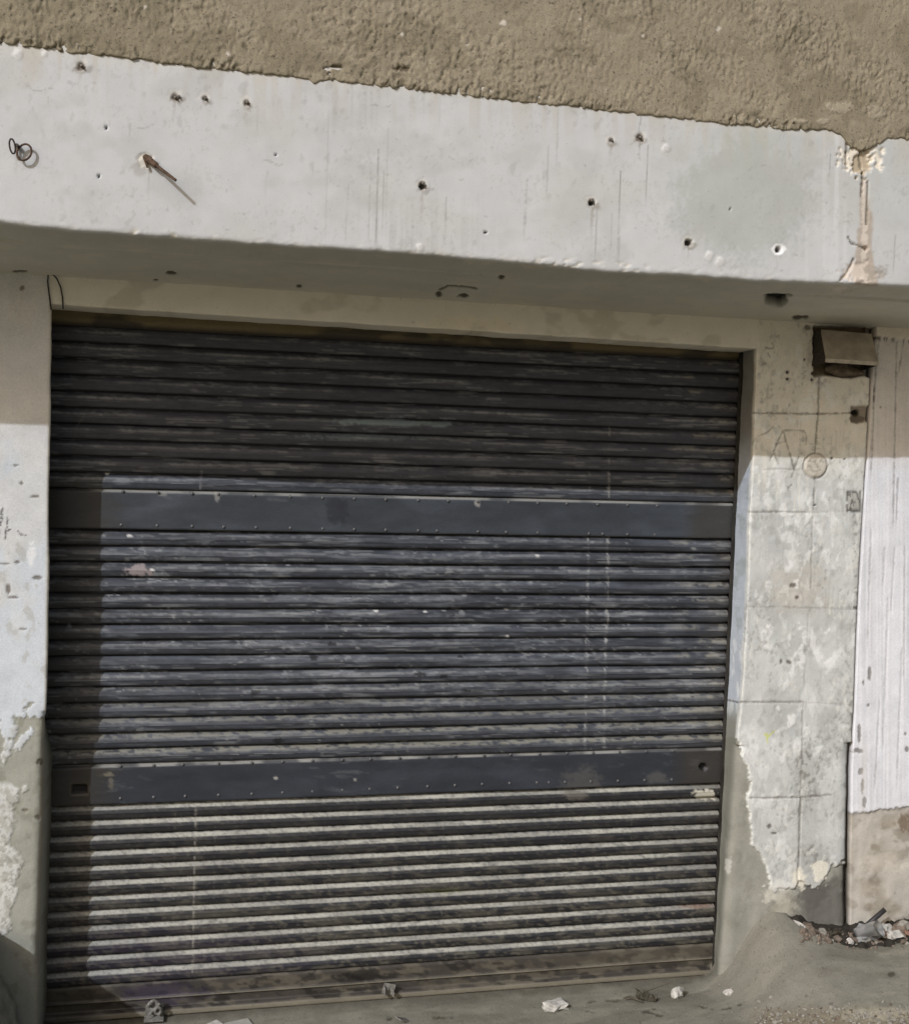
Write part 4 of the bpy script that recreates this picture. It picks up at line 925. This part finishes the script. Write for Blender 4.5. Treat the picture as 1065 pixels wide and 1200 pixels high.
# heap in the pit at the pillar foot
HE = [('stone', (.026, .020, .016), M_STONE, 1013, 1103, 'flat grey stone chip at the foot of the leaning black pipe', 41), ('brick_fragment', (.024, .018, .016), M_BRICK, 1064, 1098, 'small reddish brick chip at the far right end of the rubbish heap', 42), ('stone', (.030, .022, .022), M_STONEB, 944, 1086, 'dark brown lump beside the whitish stone in the rubbish pit', 43),
      ('stone', (.030, .024, .020), M_STONEL, 934, 1079, 'whitish stone at the left tip of the rubbish pit by the pillar', 21),
      ('stone', (.034, .028, .026), M_STONEB, 1052, 1092, 'brown stone in the rubbish heap at the right edge of the photo', 22),
      ('stone', (.026, .020, .022), M_STONEL, 1040, 1093, 'pale rounded stone next to the brown one in the rubbish heap', 23),
      ('brick_fragment', (.038, .026, .024), M_BRICK, 1028, 1098, 'reddish brick fragment lying in front of the black pipe', 24),
      ('stone', (.048, .030, .030), M_STONE, 1060, 1080, 'largest grey stone, highest in the rubbish heap by the white wall', 25),
      ('stone', (.016, .014, .012), M_STONEL, 996, 1106, 'tiny white stone at the front rim of the pit below the pillar crack', 26),
      ('stone', (.022, .018, .020), M_STONE, 962, 1090, 'dark grey stone half hidden in the shaded left part of the pit', 27),
      ('stone', (.020, .016, .014), M_STONEB, 1045, 1103, 'small brown stone on the front rim of the rubbish heap', 28)]
for nm, sz, mt, px, py, lb, sd in HE:
    rest(nm, rock_bm(sz, sd), mt, px, py, sz[2]*.6, lb, 'brick' if 'brick' in nm else 'stone', (0, 0, sd))
bm = bmesh.new()
a = ground_pt(1000, 1102)+Vector((0, 0, .012)); b = Vector(un(1037, 1066, YW-.07))
bm_tube(bm, [a, a+(b-a)*.5, b], .0085, 10); tag(bm_obj('black_pipe', bm, M_STICK, None, True), 'short black plastic pipe leaning up out of the rubbish heap', 'pipe')
# crushed clear cup
bm = bmesh.new(); rings = []
for k in range(9):
    t = k/8; r = .024+.010*t
    rings.append([bm.verts.new((r*math.cos(q)*(1+.18*math.sin(3*q+4*t)), r*math.sin(q)*(.72+.1*math.sin(2*q+3*t)), .085*t)) for q in np.linspace(0, 2*math.pi, 21)[:-1]])
for k in range(8):
    for i in range(20): bm.faces.new((rings[k][i], rings[k][(i+1) % 20], rings[k+1][(i+1) % 20], rings[k+1][i]))
bm.faces.new(rings[0][::-1]); bmesh.ops.solidify(bm, geom=bm.faces[:], thickness=.001)
rest('plastic_cup', bm, M_PLASTIC, 1004, 1101, .022, 'crushed cloudy plastic cup lying in the pit behind the black pipe', 'cup', (1.0, .5, .4), None, True)
bm = bmesh.new(); bm_box(bm, (0, 0, .012), (.050, .026, .022), Matrix.Rotation(.15, 3, 'Y'), .002)
bm_box(bm, (.004, -.012, .025), (.046, .03, .002), Matrix.Rotation(.5, 3, 'X'), .0006)
rest('carton', bm, M_PAPER, 1046, 1102, .0, 'small whitish crushed carton on the front rim of the rubbish heap', 'carton', (0, 0, .2))
rest('plastic_bag', wad((.075, .05, .04), 31), M_PLASTIC, 1018, 1098, .01, 'crumpled cloudy plastic bag under the black pipe in the rubbish heap', 'bag', (.2, 0, .4))
rest('crumpled_paper', wad((.04, .03, .03), 37), M_CARD, 1032, 1088, .012, 'grey crumpled paper behind the brick fragment in the rubbish heap', 'paper', (.4, .2, 1.4))
rest('dead_leaf', crumple(.07, .03, .03, 41), M_LEAF, 975, 1098, .004, 'dark dry leaf in the shaded pit at the foot of the tiled pillar', 'leaf', (.5, .2, .2))
# loose grit, too many pieces to count
bm = bmesh.new(); rng = random.Random(5)
def grit(px, py, r):
    p = ground_pt(px, py); z = p.z
    b2 = rock_bm((r, r*rng.uniform(.6, 1), r*rng.uniform(.5, .8)), rng.randint(1, 999), 1)
    bmesh.ops.transform(b2, matrix=Matrix.Translation((p.x, p.y, z+r*.25)) @ Matrix.Rotation(rng.uniform(0, 6), 4, 'Z'), verts=b2.verts)
    me = bpy.data.meshes.new('t'); b2.to_mesh(me); b2.free(); bm.from_mesh(me); bpy.data.meshes.remove(me)
for _ in range(260): grit(rng.uniform(885, 1075), min(1208, rng.gauss(1196, 9)), rng.choice((.003, .004, .005, .007, .009)))
for _ in range(70): grit(rng.uniform(840, 1070), rng.uniform(1112, 1195), rng.choice((.002, .002, .003, .004)))
for _ in range(90): grit(rng.uniform(950, 1070), rng.uniform(1080, 1108), rng.choice((.004, .006, .008, .011)))
for _ in range(160): grit(rng.uniform(850, 1072), rng.uniform(1100, 1200), rng.choice((.0012, .0015, .002)))
for _ in range(90): grit(rng.uniform(60, 840), 1196-.066*rng.uniform(0, 780)+rng.uniform(0, 14), rng.choice((.0015, .002, .003)))
g = bm_obj('gravel', bm, M_STONE); g['kind'] = 'stuff'; tag(g, 'loose grey grit and gravel scattered on the ground and in the rubbish pit', 'gravel')

bm = bmesh.new()
for _ in range(170): grit(rng.uniform(938, 1072), rng.uniform(1080, 1107), rng.choice((.006, .009, .012, .016, .020)))
for _ in range(60): grit(rng.uniform(980, 1072), rng.uniform(1096, 1114), rng.choice((.003, .005, .007)))
for _ in range(50): grit(rng.uniform(880, 1060), rng.uniform(1176, 1204), rng.choice((.003, .005, .007)))
for _ in range(60): grit(rng.uniform(935, 1072), rng.uniform(1070, 1096), rng.choice((.012, .018, .024)))
tag(bm_obj('debris', bm, M_STONEB), 'dark brown dirt crumbs and broken bits filling the rubbish pit', 'debris', None, 'stuff')

# broken concrete foot at the left wall; unseen upper block added for its shadow
bm = bmesh.new(); n = 14
prof = [(-.13, .0), (-.075, -.0)]
lay = [(0, .066), (.05, .06), (.10, .05), (.15, .036), (.20, .012), (.26, -.022), (.34, -.028), (.385, -.034)]
ringsb = []
for z, xo in lay:
    ring = []
    for k in range(n*4):
        t = k/(n*4); e = int(t*4); q = t*4-e
        xr = -.105+xo; cs = [(xr, YW-.012), (-.55, YW-.012), (-.55, -.62), (xr, -.62)]
        ax, ay = cs[e]; bx, by = cs[(e+1) % 4]; x = ax+(bx-ax)*q; y = ay+(by-ay)*q
        w = float(fbm(np.array([x*14+z*5]), np.array([y*14+z*17]), 77)[0])-.5
        top = 1+.16*max(0, (-.17-y))/.45 if z > .2 else 1
        ring.append(bm.verts.new((x+w*.03, min(y+w*.02, YW-.004), z*top-.03*(z == 0))))
    ringsb.append(ring)
m = len(ringsb[0])
for a, b in zip(ringsb[:-1], ringsb[1:]):
    for k in range(m): bm.faces.new((a[k], a[(k+1) % m], b[(k+1) % m], b[k]))
bm.faces.new(ringsb[-1]); bmesh.ops.recalc_face_normals(bm, faces=bm.faces)
tag(bm_obj('concrete_shadow_block', bm, M_BLOCK, None), 'rough broken concrete foot with an unseen upper block added for its shadow, standing against the left wall at the photo edge', 'concrete block')

# ================================================================ LIGHT, SKY, CAMERA
sd = Vector((-1.03, -1.0, 1.0)).normalized()
sun = bpy.data.lights.new('sun', 'SUN'); sun.energy = 3.25; sun.angle = math.radians(.5); sun.color = (.82, .88, 1.0)
so = bpy.data.objects.new('sun', sun); COL.objects.link(so); so.rotation_euler = (-sd).to_track_quat('-Z', 'Y').to_euler(); so.location = (-4, -4, 6)
w = bpy.data.worlds.new('World'); SC.world = w; w.use_nodes = True
nt = w.node_tree; bg = nt.nodes['Background']; sky = nt.nodes.new('ShaderNodeTexSky'); sky.sky_type = 'NISHITA'; sky.sun_disc = False
sky.sun_elevation = math.asin(sd.z); sky.sun_rotation = math.atan2(sd.x, sd.y) % (2*math.pi)
sky.dust_density = 6.0; sky.air_density = 1.0; sky.ozone_density = .3
mx = nt.nodes.new('ShaderNodeVectorMath'); mx.operation = 'MULTIPLY'; mx.inputs[1].default_value = (1.0, 1.0, 1.0)
nt.links.new(sky.outputs[0], mx.inputs[0]); nt.links.new(mx.outputs[0], bg.inputs['Color']); bg.inputs['Strength'].default_value = .098
cam = bpy.data.cameras.new('camera'); cam.sensor_fit = 'HORIZONTAL'; cam.sensor_width = 36; cam.lens = 36*F/1065; cam.clip_start = .05; cam.clip_end = 500
co_ = bpy.data.objects.new('camera', cam); COL.objects.link(co_)
Mx = Matrix.Identity(4)
for i in range(3): Mx[i][0] = R_[i]; Mx[i][1] = U_[i]; Mx[i][2] = -F_[i]; Mx[i][3] = CAM[i]
co_.matrix_world = Mx; SC.camera = co_
SC.view_settings.view_transform = 'Standard'; SC.view_settings.look = 'None'; SC.view_settings.gamma = 1; SC.view_settings.exposure = -.3
